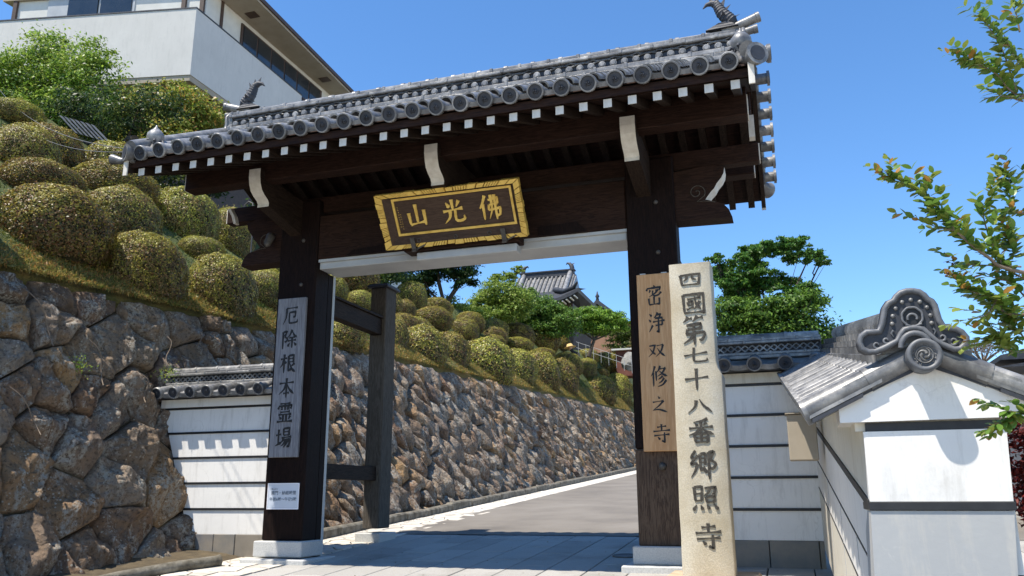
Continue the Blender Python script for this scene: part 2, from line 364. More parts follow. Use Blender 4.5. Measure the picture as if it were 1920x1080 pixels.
# Voronoi cells by half-plane clipping
def clip(poly, a, b, c):   # keep a x + b y <= c
    out = []
    for i in range(len(poly)):
        p, q = poly[i], poly[(i + 1) % len(poly)]
        dp, dq = a * p[0] + b * p[1] - c, a * q[0] + b * q[1] - c
        if dp <= 0: out.append(p)
        if dp * dq < 0:
            t = dp / (dp - dq); out.append((p[0] + (q[0] - p[0]) * t, p[1] + (q[1] - p[1]) * t))
    return out
def cells(sites, bounds, rad, A=None):
    # A: 2x2 metric transform applied before measuring distance
    P = np.array(sites); Q = P @ (A.T if A is not None else np.eye(2))
    Ai = np.linalg.inv(A) if A is not None else np.eye(2)
    M = A if A is not None else np.eye(2)
    res = []
    for i in range(len(P)):
        d = np.hypot(*(Q - Q[i]).T); nb = np.where((d < rad) & (d > 1e-6))[0]
        x0, y0, x1, y1 = bounds
        poly = [(x0, y0), (x1, y0), (x1, y1), (x0, y1)]
        for j in nb[np.argsort(d[nb])]:
            n = Q[j] - Q[i]; mid = (Q[j] + Q[i]) / 2; c = n @ mid; ab = n @ M
            poly = clip(poly, ab[0], ab[1], c)
            if len(poly) < 3: break
        res.append(poly)
    return res
def shrink(poly, s):
    cx = sum(p[0] for p in poly) / len(poly); cy = sum(p[1] for p in poly) / len(poly)
    out = []
    for x, y in poly:
        dx, dy = cx - x, cy - y; l = math.hypot(dx, dy) + 1e-6; k = min(s / l, .4)
        out.append((x + dx * k, y + dy * k))
    return out
def jgrid(x0, x1, y0, y1, dx, dy, j=.42):
    pts = []; r = 0; y = y0 + dy / 2
    while y < y1:
        x = x0 + dx / 2 + (dx / 2 if r % 2 else 0) - dx / 2
        while x < x1 + dx / 2:
            pts.append((x + random.uniform(-j, j) * dx, y + random.uniform(-j, j) * dy)); x += dx
        y += dy; r += 1
    return pts

# pale crazy paving beside the kerb
mar = empty('flagstone_margin', (-5, 9, gz(9)), kind='structure')
pts = jgrid(-5.34, -4.60, 5.6, 13, .21, .27); stuffm = MB()
for poly in cells(pts, (-5.34, 5.6, -4.58, 13), .8):
    if len(poly) < 3: continue
    p = shrink(poly, .012)
    b = MB(); h = random.uniform(.0, .006)
    b.prism(p, -.03, 0 + h, 'Z'); cx = sum(q[0] for q in p) / len(p); cy = sum(q[1] for q in p) / len(p)
    b.v = [(x, y, z + gz(y)) for x, y, z in b.v]
    b.build('flagstone', MAT['crazy'], mar)
pts = jgrid(-5.34, -4.76, 13, 40, .24, .4)
for poly in cells(pts, (-5.34, 13, -4.79, 40), 1.0):
    if len(poly) < 3: continue
    b = MB(); b.prism(shrink(poly, .012), -.02, random.uniform(0, .006), 'Z'); b.v = [(x, y, z + gz(y)) for x, y, z in b.v]
    stuffm.add(b.v, b.f)
tag(stuffm.build('flagstones', MAT['crazy'], mar), kind='stuff')
sheet('margin_bed', -5.36, -4.58, 9.78, 45, -.02, MAT['joint'])
# kerb
kb = empty('kerb', (-5.4, 10, gz(10)), kind='structure')
y = 7.75
while y < 44:
    l = random.uniform(.65, 1.1) * (1 if y < 20 else 1.6); b = MB()
    b.box(-5.49, -5.35, y + .006, y + l - .006, -.1, .115 + random.uniform(-.01, .012), b=.02)
    b.v = [(x + .01 * noise.noise(Vector((x * 4, yy * 4, 0))), yy, z + gz(yy) + .012 * noise.noise(Vector((x * 9, yy * 5, 3)))) for x, yy, z in b.v]
    b.build('kerbstone', MAT['kerb'], kb); y += l

LIT = []
# ------------------------------------------------------------------ hillside
XT = -6.82
def zt(y): return 2.67 + .052 * (y - 5.6)
def Kf(y): return .75 + .035 * max(0, min(y, 45) - 18)
def surf(x, y):
    cap = 4.9 if y < 11 else (4.9 - (y - 11) * .307 if y < 18 else 2.75)
    return zt(y) + min(Kf(y) * max(0, XT - .03 - x), cap)
b = MB(); xs = [XT + .02, XT + .0, -6.9, -7.0] + list(np.linspace(-7.3, -17, 34)) + [-20, -26, -40, -80]; ys = list(np.linspace(-2, 46, 97)) + [50, 60, 80]
vs = []
for yy in ys:
    for x in xs:
        z = surf(x, yy) + (.07 * noise.noise(Vector((x * 1.1, yy * 1.1, 0))) + .03 * noise.noise(Vector((x * 4, yy * 4, 5))))
        edge = -5.88 - .345 * (zt(yy) - gz(yy)) - .09 + .03 * noise.noise(Vector((0, yy * 3, 1)))
        x_ = edge - .15 if x == xs[0] else edge if x == xs[1] else min(x, edge - .05)
        vs.append((x_, yy, z + (-.5 if x == xs[0] else -.02 if x == xs[1] else 0)))
nx = len(xs); b.add(vs, [(j * nx + i, (j + 1) * nx + i, (j + 1) * nx + i + 1, j * nx + i + 1) for j in range(len(ys) - 1) for i in range(nx - 1)], smooth=True)
tag(b.build('hillside', MAT['grass']), kind='structure')

def leaf_mesh(name, P, N, size, C, aspect=.5, mat=None, fold=.25):
    n = len(P); P = np.asarray(P, float); N = np.asarray(N, float)
    N = N / (np.linalg.norm(N, axis=1, keepdims=True) + 1e-9)
    T = np.random.normal(size=(n, 3)); T -= N * (T * N).sum(1, keepdims=True); T /= np.linalg.norm(T, axis=1, keepdims=True) + 1e-9
    B = np.cross(N, T); s = np.asarray(size, float).reshape(-1, 1) * np.ones((n, 1))
    v = np.empty((n, 4, 3))
    v[:, 0] = P - T * s * .5; v[:, 1] = P + B * s * aspect * .5 + N * s * fold * .3; v[:, 2] = P + T * s * .5; v[:, 3] = P - B * s * aspect * .5 + N * s * fold * .3
    me = bpy.data.meshes.new(name); me.vertices.add(4 * n); me.vertices.foreach_set('co', v.reshape(-1).astype(np.float32))
    me.loops.add(4 * n); me.loops.foreach_set('vertex_index', np.arange(4 * n, dtype=np.int32))
    me.polygons.add(n); me.polygons.foreach_set('loop_start', np.arange(0, 4 * n, 4, dtype=np.int32)); me.polygons.foreach_set('loop_total', np.full(n, 4, dtype=np.int32))
    ca = me.color_attributes.new('col', 'FLOAT_COLOR', 'POINT')
    C4 = np.ones((n, 4, 4)); C4[:, :, :3] = np.asarray(C)[:, None, :]; ca.data.foreach_set('color', C4.reshape(-1).astype(np.float32))
    me.materials.append(mat or MAT['leaf']); me.update(calc_edges=True); me.validate(); return me
def pal(n, cols, w=None, jit=.18):
    cols = np.array(cols); i = np.random.choice(len(cols), n, p=w); c = cols[i] * (1 + np.random.normal(size=(n, 1)) * jit)
    return np.clip(c, .004, .9)

# grass tufts on the slope (nobody could count them)
n = 90000
yy = 4 + 38 * np.random.rand(n) ** 1.7; e = np.random.rand(n); xx = np.where(np.random.rand(n) < .6, XT - .03 - .8 * e ** 1.8, XT - 6 * e)
zz = np.array([surf(x, y) for x, y in zip(xx, yy)])
N = np.column_stack([np.random.normal(size=n) * .8 + .3, np.random.normal(size=n) * .8, np.random.normal(size=n) * .25])
gc = np.where((xx > XT - .55)[:, None], pal(n, [(.14, .16, .03), (.27, .23, .06), (.40, .28, .08), (.38, .19, .05)], [.3, .3, .25, .15]), pal(n, [(.05, .08, .015), (.10, .14, .025), (.20, .19, .04)], [.4, .35, .25]))
me = leaf_mesh('grass', np.column_stack([xx, yy, zz + .015]), N, np.random.uniform(.04, .10, n), gc, .22)
tag(link('grass', me), 'low dry moss and grass covering the slope above the stone wall', 'grass', kind='stuff')

n = 700
yy = np.concatenate([np.random.uniform(5.8, 20, 500), np.random.uniform(6.3, 9.5, 200)]); xx = np.concatenate([-5.34 + np.abs(np.random.normal(size=500)) * .10, np.random.uniform(-5.2, .4, 200)])
me = leaf_mesh('leaf_litter', np.column_stack([xx, yy, gz(yy) + .009]), np.column_stack([np.random.normal(size=n) * .25, np.random.normal(size=n) * .25, np.ones(n)]), np.random.uniform(.010, .026, n), pal(n, [(.16, .09, .03), (.10, .06, .03), (.22, .17, .05)], [.4, .3, .3]), .5)
tag(link('leaf_litter', me), 'small fallen leaves scattered along the kerb and paving', 'leaf litter', kind='stuff')
# ------------------------------------------------------------------ retaining wall
rw = empty('retaining_wall', (-6.3, 8, 0), 'high battered retaining wall of rough brown boulders along the uphill road', 'stone wall')
def wallpt(s, h, d):     # s along Y, h height 0..1, d outwards
    top = zt(s) - .02; bot = gz(s) - .25
    z = bot + (top - bot) * h; x = -5.88 - .345 * (z - gz(s))
    if s > 8: x += min(.30, (s - 8) * .15)*(1-h)
    return Vector((x + d * .945, s, z + d * .32))
def stone_mesh(poly, name, tint, step, bulge, rough, seed, joined=None):
    H = 2.95
    n = len(poly); cx = sum(p[0] for p in poly) / n; cy = sum(p[1] for p in poly) / n
    # resample outline
    out = []
    for i in range(n):
        p, q = poly[i], poly[(i + 1) % n]; L = math.hypot(q[0] - p[0], q[1] - p[1]); k = max(1, int(L / step + .5))
        for j in range(k):
            t = j / k; out.append((p[0] + (q[0] - p[0]) * t, p[1] + (q[1] - p[1]) * t))
    # soften corners
    m = len(out)
    for _ in range(0): out = [((out[i - 1][0] + 2 * out[i][0] + out[(i + 1) % m][0]) / 4, (out[i - 1][1] + 2 * out[i][1] + out[(i + 1) % m][1]) / 4) for i in range(m)]
    size = math.sqrt(abs(sum(out[i][0] * out[(i + 1) % m][1] - out[(i + 1) % m][0] * out[i][1] for i in range(m)) / 2))
    rings = [1, 1.0, .965, .90, .80, .66, .50, .34, .18, .06] if step < .06 else ([1, 1, .88, .6, .3] if step < .12 else [1, .97, .6])
    tk = 1 if step < .05 else .65; tx, ty = random.gauss(.12, .20) * tk, random.gauss(-.22, .16) * tk
    vs = []; so = Vector((seed * 3.1, seed * 1.7, seed))
    # random facet planes give the boulder a broken, angular face
    fac = [(math.cos(a_), math.sin(a_), random.uniform(.25, .8), random.uniform(-.02, .22)) for a_ in [random.uniform(0, 2 * PI) for _ in range(5)]]
    for ri, r in enumerate(rings):
        for (x, y) in out:
            px, py = cx + (x - cx) * r, cy + (y - cy) * r
            lx, ly = px - cx, py - cy
            if ri == 0: d = -.16
            else:
                e = 1 - r
                d = bulge * (1 - (1 - min(1, e * 5)) ** 2) + tx * lx + ty * ly
                for (a, c, k, off) in fac:
                    d = min(d, bulge * 1.3 - k * max(0, a * lx + c * ly - size * off))
                d += rough * (noise.fractal(Vector((px * 3.2, py * 3.2, 0)) + so, .8, 2.1, 6) * .7 + .30 * (noise.ridged_multi_fractal(Vector((px * 6 + py * 2, py * 4, 7)) + so, .8, 2.2, 4, .9, 2.0) - 1.1)) * (.4 + .6 * min(1, e * 5))
                if ri == 1: d -= .035
            vs.append(wallpt(px, py / H, max(d, (-.07 if ri > 2 else -.11) if ri else -.3) - .05))
    nr = len(rings); fs = [(i * m + k, i * m + (k + 1) % m, (i + 1) * m + (k + 1) % m, (i + 1) * m + k) for i in range(nr - 1) for k in range(m)]
    fs.append(tuple((nr - 1) * m + k for k in range(m)))
    if joined is not None: joined[0].add(vs, fs, 0, False); joined[1].extend([tint] * len(vs)); return
    mb = MB(); mb.add(vs, fs, 0, True); me = mb.mesh(name, MAT['rock'])
    at = me.attributes.new('tint', 'FLOAT', 'POINT'); at.data.foreach_set('value', [tint] * len(me.vertices))
    o = link(name, me, rw); return o
H = 2.95
big = []
for (dmin, tries) in ((.78, 200), (.48, 120), (.26, 110)):
    for _ in range(tries):
        p = (random.uniform(3.3, 9.1), random.uniform(-.05, H + .05))
        if all(math.hypot((p[0] - q[0]) * 1.05, p[1] - q[1]) > dmin * (.92 + .16 * ((q[0] * 7) % 1)) for q in big): big.append(p)
k = 0
for poly in cells(big, (3.3, 0, 9.1, H), 2.4):
    if len(poly) < 3: continue
    stone_mesh(shrink(poly, .013), 'boulder', random.random(), .03, .06, .14, k); k += 1
th = R(-62); ca, sa = math.cos(th), math.sin(th)
Rm = np.array([[ca, sa], [-sa, ca]]); A = np.diag([.62, 1.25]) @ Rm
small = [p for p in jgrid(9.1, 44, 0, H, .38, .36, .55)]
near = sorted(small, key=lambda p: p[0]); cl = cells(small, (9.1, 0, 44, H), 1.3, A)
sm, tints = MB(), []
order = sorted(range(len(small)), key=lambda i: small[i][0])
lim = 255
for rk, i in enumerate(order):
    poly = cl[i]
    if len(poly) < 3: continue
    if rk < lim: stone_mesh(shrink(poly, .012), 'boulder', random.random(), .07, .06, .10, k)
    else: stone_mesh(shrink(poly, .012), 'boulder', random.random(), .14, .06, .10, k, (sm, tints))
    k += 1
o = sm.build('boulders', MAT['rock'], rw)
at = o.data.attributes.new('tint', 'FLOAT', 'POINT'); at.data.foreach_set('value', tints); o['kind'] = 'stuff'
b = MB(); vs = []
sy = np.linspace(3, 45, 60)
for s_ in sy: vs += [tuple(wallpt(s_, 0, -.17)), tuple(wallpt(s_, .99, -.17))]
b.add(vs, [(2 * i, 2 * i + 2, 2 * i + 3, 2 * i + 1) for i in range(59)]); b.build('earth_backing', MAT['soil'], rw)
# foot of the wall: rubble between wall and kerb
b = MB(); sy = np.linspace(3, 45, 80); vs = []
for s_ in sy:
    for x, h in ((-6.2, .12), (-5.85, .06), (-5.6, .03), (-5.36 if s_ > 7.7 else -5.3, -.015)):
        vs.append((x, s_, gz(s_) + h + .03 * noise.noise(Vector((x * 3, s_ * 3, 0)))))
b.add(vs, [(4 * i + j, 4 * i + j + 1, 4 * i + j + 5, 4 * i + j + 4) for i in range(79) for j in range(3)], smooth=True)
tag(b.build('earth_verge', MAT['soil']), kind='structure')

def catmull_(P, n=4):
    Q = [P[0] * 2 - P[1]] + P + [P[-1] * 2 - P[-2]]; out = []
    for i in range(1, len(Q) - 2):
        for k in range(n):
            t = k / n; a, b_, c, d = Q[i - 1], Q[i], Q[i + 1], Q[i + 2]
            out.append(.5 * ((2 * b_) + (c - a) * t + (2 * a - 5 * b_ + 4 * c - d) * t * t + (3 * b_ - a - 3 * c + d) * t ** 3))
    return out + [P[-1]]
def rock(name, c, r, seed, mat=MAT['rock'], tint=.86, sub=3):
    bm = bmesh.new(); bmesh.ops.create_icosphere(bm, subdivisions=sub, radius=1)
    for v in bm.verts:
        q = v.co.copy(); d = 1 + .38 * noise.noise(q * 1.2 + Vector((seed, 0, 0))) + .16 * noise.noise(q * 3.5 + Vector((0, seed, 0)))
        for a in ((.7, .2, .6), (-.3, -.8, .5), (.1, .6, .8), (-.8, .3, .3), (.6, -.5, .2)):
            n_ = Vector(a).normalized(); t = q.dot(n_) * d - .72
            if t > 0: v.co = v.co - n_ * t * .8
        v.co = Vector((v.co.x * d * r[0] + c[0], v.co.y * d * r[1] + c[1], v.co.z * d * r[2] + c[2]))
    me = bpy.data.meshes.new(name); bm.to_mesh(me); bm.free(); me.materials.append(mat)
    at = me.attributes.new('tint', 'FLOAT', 'POINT'); at.data.foreach_set('value', [tint] * len(me.vertices))
    return link(name, me)
tag(rock('loose_rock', (-5.66, 8.75, gz(8.75) + .12), (.17, .25, .22), 3), 'pointed ochre rock standing behind the kerb just beside the left gate post', 'rock')

for (s0, h0, L_) in ((5.9, .93, .5), (6.5, .80, .45), (7.1, .70, .3), (7.6, .86, .35), (8.2, .9, .3), (5.6, .62, .4)):
    b = MB(); P_ = [wallpt(s0 + .10 * math.sin(3 * t + s0) + .1 * t, h0 - L_ * t / 2.9, .05 + .03 * math.sin(7 * t)) for t in (0, .2, .4, .6, .8, 1)]
    b.tube(catmull_([Vector(p) for p in P_]), .006, 5); b.build('dry_root', MAT['bark_pale'], rw)
# mossy drain pipe at the wall foot
b = MB(); pts = [(-5.62, 5.5, gz(5.5) + .0), (-5.5, 6.1, gz(6.1) + .03), (-5.34, 6.6, gz(6.6) + .045), (-5.19, 6.95, gz(6.95) + .05)]
b.tube(pts, [.05, .05, .052, .05], 14)
e = Vector((.39, .9, .06)).normalized(); p = Vector(pts[-1])
b.tube([p, p + e * .035], [.05, .058], 14, 1); b.tube([p + e * .0355, p + e * .037], [.04, .04], 14, 2)  # rim, then a black disc painting the shade inside the pipe mouth
tag(b.build('drain_pipe', [MAT['kerb'], MAT['kerb'], MAT['black']]), 'mossy pipe lying along the foot of the boulder wall with its dark open end', 'pipe')
# ------------------------------------------------------------------ roof tile meshes (local: x across, y up the slope, z normal)
def arc(n, r, a0, a1): return [(r * math.cos(a0 + (a1 - a0) * k / n), r * math.sin(a0 + (a1 - a0) * k / n)) for k in range(n + 1)]
def cover_mesh(L, r0, r1=None, n=10):
    r1 = r1 or r0 * .93; b = MB(); vs = []
    for y, r in ((0, r0), (0, r0), (L, r1)): vs += [(x, y, z) for x, z in arc(n, r, PI, 0)]
    vs = vs[n + 1:]; ii = arc(n, r0 - .014, PI, 0); vs += [(x, 0, z) for x, z in ii]
    m = n + 1
    b.add(vs, [(k, k + 1, m + k + 1, m + k) for k in range(n)], 0, True)
    b.add(vs, [(k + 1, k, 2 * m + k, 2 * m + k + 1) for k in range(n)], 0, False)
    return b.mesh('cover_tile', MAT['tile'])
def eave_mesh(L, r, rd, n=12):
    b = MB(); vs = []
    prof = [(0, rd * .95, -.006), (.05, r * 1.02, -.004), (.09, r * 1.12, .0), (L * .55, r, 0), (L, r * .95, 0)]
    for y, rr, dz in prof: vs += [(x, y, z + dz) for x, z in arc(n, rr, PI + .15, -.15)]
    m = n + 1
    b.add(vs, [(j * m + k, j * m + k + 1, (j + 1) * m + k + 1, (j + 1) * m + k) for j in range(len(prof) - 1) for k in range(n)], 0, True)
    nn = 24; ring = []
    def circ(rr, y): return [(rr * math.cos(2 * PI * k / nn), y, rr * math.sin(2 * PI * k / nn)) for k in range(nn)]
    levels = [(rd, .03), (rd, -.006), (rd * .95, -.012), (rd * .80, -.012), (rd * .77, -.003)]
    for rr, y in levels: ring += circ(rr, y)
    for j in range(4): b.add(ring, [(j * nn + k, j * nn + (k + 1) % nn, (j + 1) * nn + (k + 1) % nn, (j + 1) * nn + k) for k in range(nn)], 0 if j < 3 else 1, j == 1)
    b.add(circ(rd * .77, -.003), [tuple(range(nn))], 1)
    # raised crest inside the disc
    for a in (0, 2.1, 4.2):
        pts = [(rd * (.08 + .34 * t) * math.cos(a + 2.2 * t), -.008, rd * (.08 + .34 * t) * math.sin(a + 2.2 * t)) for t in (0, .3, .6, 1)]
        b.tube(pts, [rd * .13, rd * .1, rd * .07, rd * .03], 5, 1)
    b.add(circ(rd, .03), [tuple(range(nn - 1, -1, -1))], 0)
    return b.mesh('eave_tile', [MAT['tile'], MAT['tile_dark']])
def pan_mesh(w, L, sag, eave=False, n=6):
    b = MB(); vs = []
    for y, dz in ((0, 0), (L, -.018)):
        for k in range(n + 1):
            t = k / n * 2 - 1; vs.append((t * w / 2, y, dz - sag * (1 - t * t)))
    for k in range(n + 1):
        t = k / n * 2 - 1; vs.append((t * w / 2, 0, -sag * (1 - t * t) - (.022 if not eave else .045)))
    m = n + 1
    b.add(vs, [(k, k + 1, m + k + 1, m + k) for k in range(n)], 0, True)
    b.add(vs, [(k + 1, k, 2 * m + k, 2 * m + k + 1) for k in range(n)], 0, False)
    return b.mesh('pan_tile', MAT['tile'])

# ------------------------------------------------------------------ THE GATE
XC = -2.875; HW = 2.82; YR = 7.33; YE = 5.85; ZE = 3.725; AL = R(28.3)
gate = empty('gate', (XC, 7.4, gz(7.4)), 'large dark timber temple gate with silver tiled gable roof and gold name plaque', 'gate')
def part(b, name, m): return b.build(name, m, gate)
# posts and stone bases
for x0, x1, worn in ((-4.95, -4.50, 0), (-1.25, -.80, 1)):
    b = MB(); b.box(x0, x1, 7.3, 7.56, .95 if worn else .15, 3.62, b=.012); part(b, 'post', MAT['wood'])
    if worn:
        b = MB(); b.box(x0, x1, 7.3, 7.56, .145, .948, b=.012); o = part(b, 'post_foot', MAT['wood_worn'])
        b = MB(); b.lathe([(0, 0), (.035, 0), (.03, .02), (.012, .03), (0, .03)], 14, M=Matrix.Translation((-1.02, 7.30, .80)) @ Matrix.Rotation(PI / 2, 4, 'X')); part(b, 'stud', MAT['iron'])
    b = MB(); b.box(x0 - .045, x1 + .04, 7.235, 7.62, .0, .148, b=.01); part(b, 'base_stone', MAT['granite'])
    b = MB(); b.box(x0 - .13, x1 + .13, 7.15, 7.75, -.14, -.002 if worn else -.012, b=.012); part(b, 'base_stone', MAT['granite'])
    for z in (3.18, 2.70):
        b = MB(); b.lathe([(0, 0), (.022, 0), (.018, .012), (0, .016)], 12, M=Matrix.Translation((x0 + .28, 7.30, z)) @ Matrix.Rotation(PI / 2, 4, 'X')); part(b, 'stud', MAT['iron'])
    b = MB(); b.box(x0 + .1, x1 - .002, 7.561, 7.655, -.03, 2.863) if x0 < -3 else b.box(x0 + .002, x1 - .1, 7.561, 7.655, -.03, 2.863)
    part(b, 'door_jamb', MAT['wood'])
# rear posts with caps, rails
for s_ in (-1, 1):
    xa = XC + s_ * 1.775
    b = MB(); b.box(xa - .105, xa + .105, 9.0, 9.29, .2, 3.07, b=.012); part(b, 'rear_post', MAT['wood_grey'])
    b = MB(); b.box(xa - .14, xa + .14, 8.96, 9.33, 3.07, 3.10, b=.006); b.box(xa - .125, xa + .125, 8.975, 9.315, 3.1, 3.115); part(b, 'post_cap', MAT['tile_dark'])
    b = MB(); b.box(xa - .16, xa + .16, 8.93, 9.36, -.03, .2 if s_ > 0 else .155, b=.01); part(b, 'base_stone', MAT['granite'])
    b = MB(); b.box(xa - .06, xa + .06, 7.56, 9.02, 2.47, 2.67, b=.006); part(b, 'rail', MAT['woody'])
    b = MB(); b.box(xa - .085, xa + .085, 7.56, 8.998, 2.672, 2.70, b=.004); part(b, 'rail_cap', MAT['woody'])
    b = MB(); b.box(xa - .05, xa + .05, 7.56, 9.02, .74, .90, b=.006); part(b, 'rail', MAT['woody'])
# tie beam (kabuki) with carved white-edged ends
b = MB(); b.box(-4.498, -1.252, 7.31, 7.54, 2.965, 3.44, b=.01); part(b, 'tie_beam', MAT['woodx'])
def curl(x, z, s_, y):
    pts = []
    for k in range(26):
        t = k / 25; a = t * 4.3 * PI / 1.5; r = .07 * (1 - t) + .010
        pts.append((x + s_ * r * math.cos(a - .6), y, z + r * math.sin(a - .6)))
    pts = [(x + s_ * .13, y, z - .10), (x + s_ * .10, y, z - .085)] + pts if False else pts
    return pts
for s_, xb in ((1, -.80), (-1, -4.95)):
    prof = [(0, 2.985), (.5, 2.975), (.475, 3.05), (.43, 3.105), (.36, 3.135), (.315, 3.15), (.275, 3.165), (.325, 3.23), (.36, 3.265), (.385, 3.31), (.425, 3.355), (.45, 3.40), (.46, 3.455), (.41, 3.475), (.32, 3.49), (0, 3.46)]
    poly = [(xb + s_ * a, z) for a, z in prof]
    b = MB(); n = len(poly); Y0, Y1 = 7.33, 7.53
    vs = [(x, Y0, z) for x, z in poly] + [(x, Y1, z) for x, z in poly]
    f0, f1 = list(range(n)), list(range(2 * n - 1, n - 1, -1))
    b.add(vs, [tuple(f0), tuple(f1)], 0)
    for i in range(n):
        q = (i, i + n, (i + 1) % n + n, (i + 1) % n)
        b.add([vs[j] for j in q], [(0, 1, 2, 3)], 1 if 5 <= i <= 12 else 0)
    part(b, 'beam_end', [MAT['woodx'], MAT['white']])
    b = MB(); b.tube(curl(xb + s_ * .2, 3.24, s_, 7.327), .0045, 5); b.tube([(xb + s_ * (.2 + .065), 7.327, 3.20), (xb + s_ * .2, 7.327, 3.15), (xb + s_ * .27, 7.327, 3.15), (xb + s_ * .36, 7.327, 3.13)], .004, 5); part(b, 'carved_scroll', MAT['wood_grey'])
# upper beams, purlins, arms
b = MB(); b.box(-5.72, -.03, 7.38, 7.50, 3.50, 3.68, b=.008); part(b, 'head_beam', MAT['woodx'])
for xe_ in (-.03, -5.73):
    b = MB(); b.box(xe_, xe_ + .01, 7.39, 7.49, 3.51, 3.67); part(b, 'beam_end_paint', MAT['white'])
b = MB(); b.box(-5.68, -.07, 7.27, 7.39, 3.95, 4.12, b=.008); part(b, 'ridge_beam', MAT['woodx'])
for y0 in (6.60, 7.96):
    b = MB(); b.box(-5.66, -.09, y0, y0 + .16, 3.605, 3.86 if y0 < 7 else 3.79, b=.008); part(b, 'purlin', MAT['woodx'])
    for xe_ in (-.09, -5.668):
        b = MB(); b.box(xe_, xe_ + .008, y0 + .006, y0 + .154, 3.61, 3.785); part(b, 'purlin_end_paint', MAT['white'])
for xa in (-4.77, -2.89, -1.075):
    for sg, Y in ((1, 6.52), (-1, 8.14)):
        pr = [(0, 3.70), (.0, 3.62), (.015, 3.55), (.045, 3.49), (.09, 3.455), (.15, 3.425), (.175, 3.395), (.17, 3.36), (.21, 3.36), (.8, 3.24), (.82, 3.62), (.3, 3.64), (.06, 3.70)]
        if xa == -2.89: pr = [(a, z if a < .3 else z + .12) for a, z in pr]
        poly = [(Y + sg * a, z) for a, z in pr]
        b = MB(); n = len(poly); x0, x1 = xa - .065, xa + .065
        vs = [(x0, y, z) for y, z in poly] + [(x1, y, z) for y, z in poly]
        b.add(vs, [tuple(range(n)), tuple(range(2 * n - 1, n - 1, -1))], 0)
        for i in range(n):
            q = (i, i + n, (i + 1) % n + n, (i + 1) % n); b.add([vs[j] for j in q], [(0, 1, 2, 3)], 1 if i <= 6 else 0)
        part(b, 'bracket_arm', [MAT['woody'], MAT['white']])
# white-painted ends of the gable struts
b = MB(); b.prism([(7.20, 3.66), (7.30, 3.66), (7.30, 3.87), (7.20, 3.87)], -.10, -.05, 'X'); part(b, 'gable_strut', MAT['white'])
b = MB(); C_ = [(-5.52 + .16 * t, 7.12, 3.545 - .17 * t - .06 * t * t) for t in (0, .25, .5, .75, 1)]
b.hull([(-5.50, 7.1, 3.56), (-5.465, 7.1, 3.56), (-5.41, 7.1, 3.47), (-5.445, 7.1, 3.47), (-5.50, 7.16, 3.56), (-5.465, 7.16, 3.56), (-5.41, 7.16, 3.47), (-5.445, 7.16, 3.47)])
b.hull([(-5.445, 7.1, 3.47), (-5.41, 7.1, 3.47), (-5.385, 7.1, 3.385), (-5.415, 7.1, 3.385), (-5.445, 7.16, 3.47), (-5.41, 7.16, 3.47), (-5.385, 7.16, 3.385), (-5.415, 7.16, 3.385)]); part(b, 'gable_strut', MAT['white'])
# rafters
raf = MB(); sl = .40; L = YR - YE - .02
raf.prism([(5.93, 3.51), (5.93, 3.585), (7.33, 3.585 + 1.4 * sl), (7.33, 3.51 + 1.4 * sl)], -.032, .032, 'X'); rm = raf.mesh('rafter', MAT['woody'])
rap = MB(); rap.box(-.033, .033, 5.924, 5.9295, 3.512, 3.583); rpm = rap.mesh('rafter_end_paint', MAT['white'])
for i in range(29):
    x = -5.565 + i * .1935 + .06
    x = XC + (i - 14) * .1945
    f = link('rafter', rm, gate, (x, 0, 0)); link('rafter_end', rpm, gate, (x, 0, 0))
    link('rafter', rm, gate, (x, 2 * YR, 0), (0, 0, PI)); link('rafter_end', rpm, gate, (x, 2 * YR, 0), (0, 0, PI))
# fascia boards, roof boarding, gable boards
for sg in (1, -1):
    def yy(y): return y if sg > 0 else 2 * YR - y
    b = MB(); b.prism([(yy(5.90), 3.588), (yy(5.90), 3.655), (yy(6.02), 3.70), (yy(6.02), 3.63)], -5.70, -.05, 'X'); part(b, 'eave_board', MAT['woodx'])
    b = MB(); b.prism([(yy(5.95), 3.597), (yy(5.95), 3.615), (yy(7.33), 3.615 + 1.38 * .41), (yy(7.33), 3.597 + 1.38 * .405)], -5.69, -.06, 'X'); part(b, 'roof_boarding', MAT['woodx'])
    b = MB(); b.prism([(yy(5.87), 3.66), (yy(5.90), 3.69), (yy(7.33), 4.41), (yy(7.33), 4.16)], -5.695, -.055, 'X'); part(b, 'roof_deck', MAT['woodx'])
    for X0, X1 in ((-.05, -.01), (-5.74, -5.70)):
        b = MB(); b.prism([(yy(5.86), 3.52), (yy(5.86), 3.70), (yy(7.33), 4.44), (yy(7.33), 4.16), (yy(6.5), 3.79)], X0, X1, 'X'); part(b, 'bargeboard', MAT['woody'])
        b = MB(); b.box(X0 - .002, X1 + .002, min(yy(5.848), yy(5.862)), max(yy(5.848), yy(5.862)), 3.50, 3.675); part(b, 'bargeboard_end', MAT['white'])
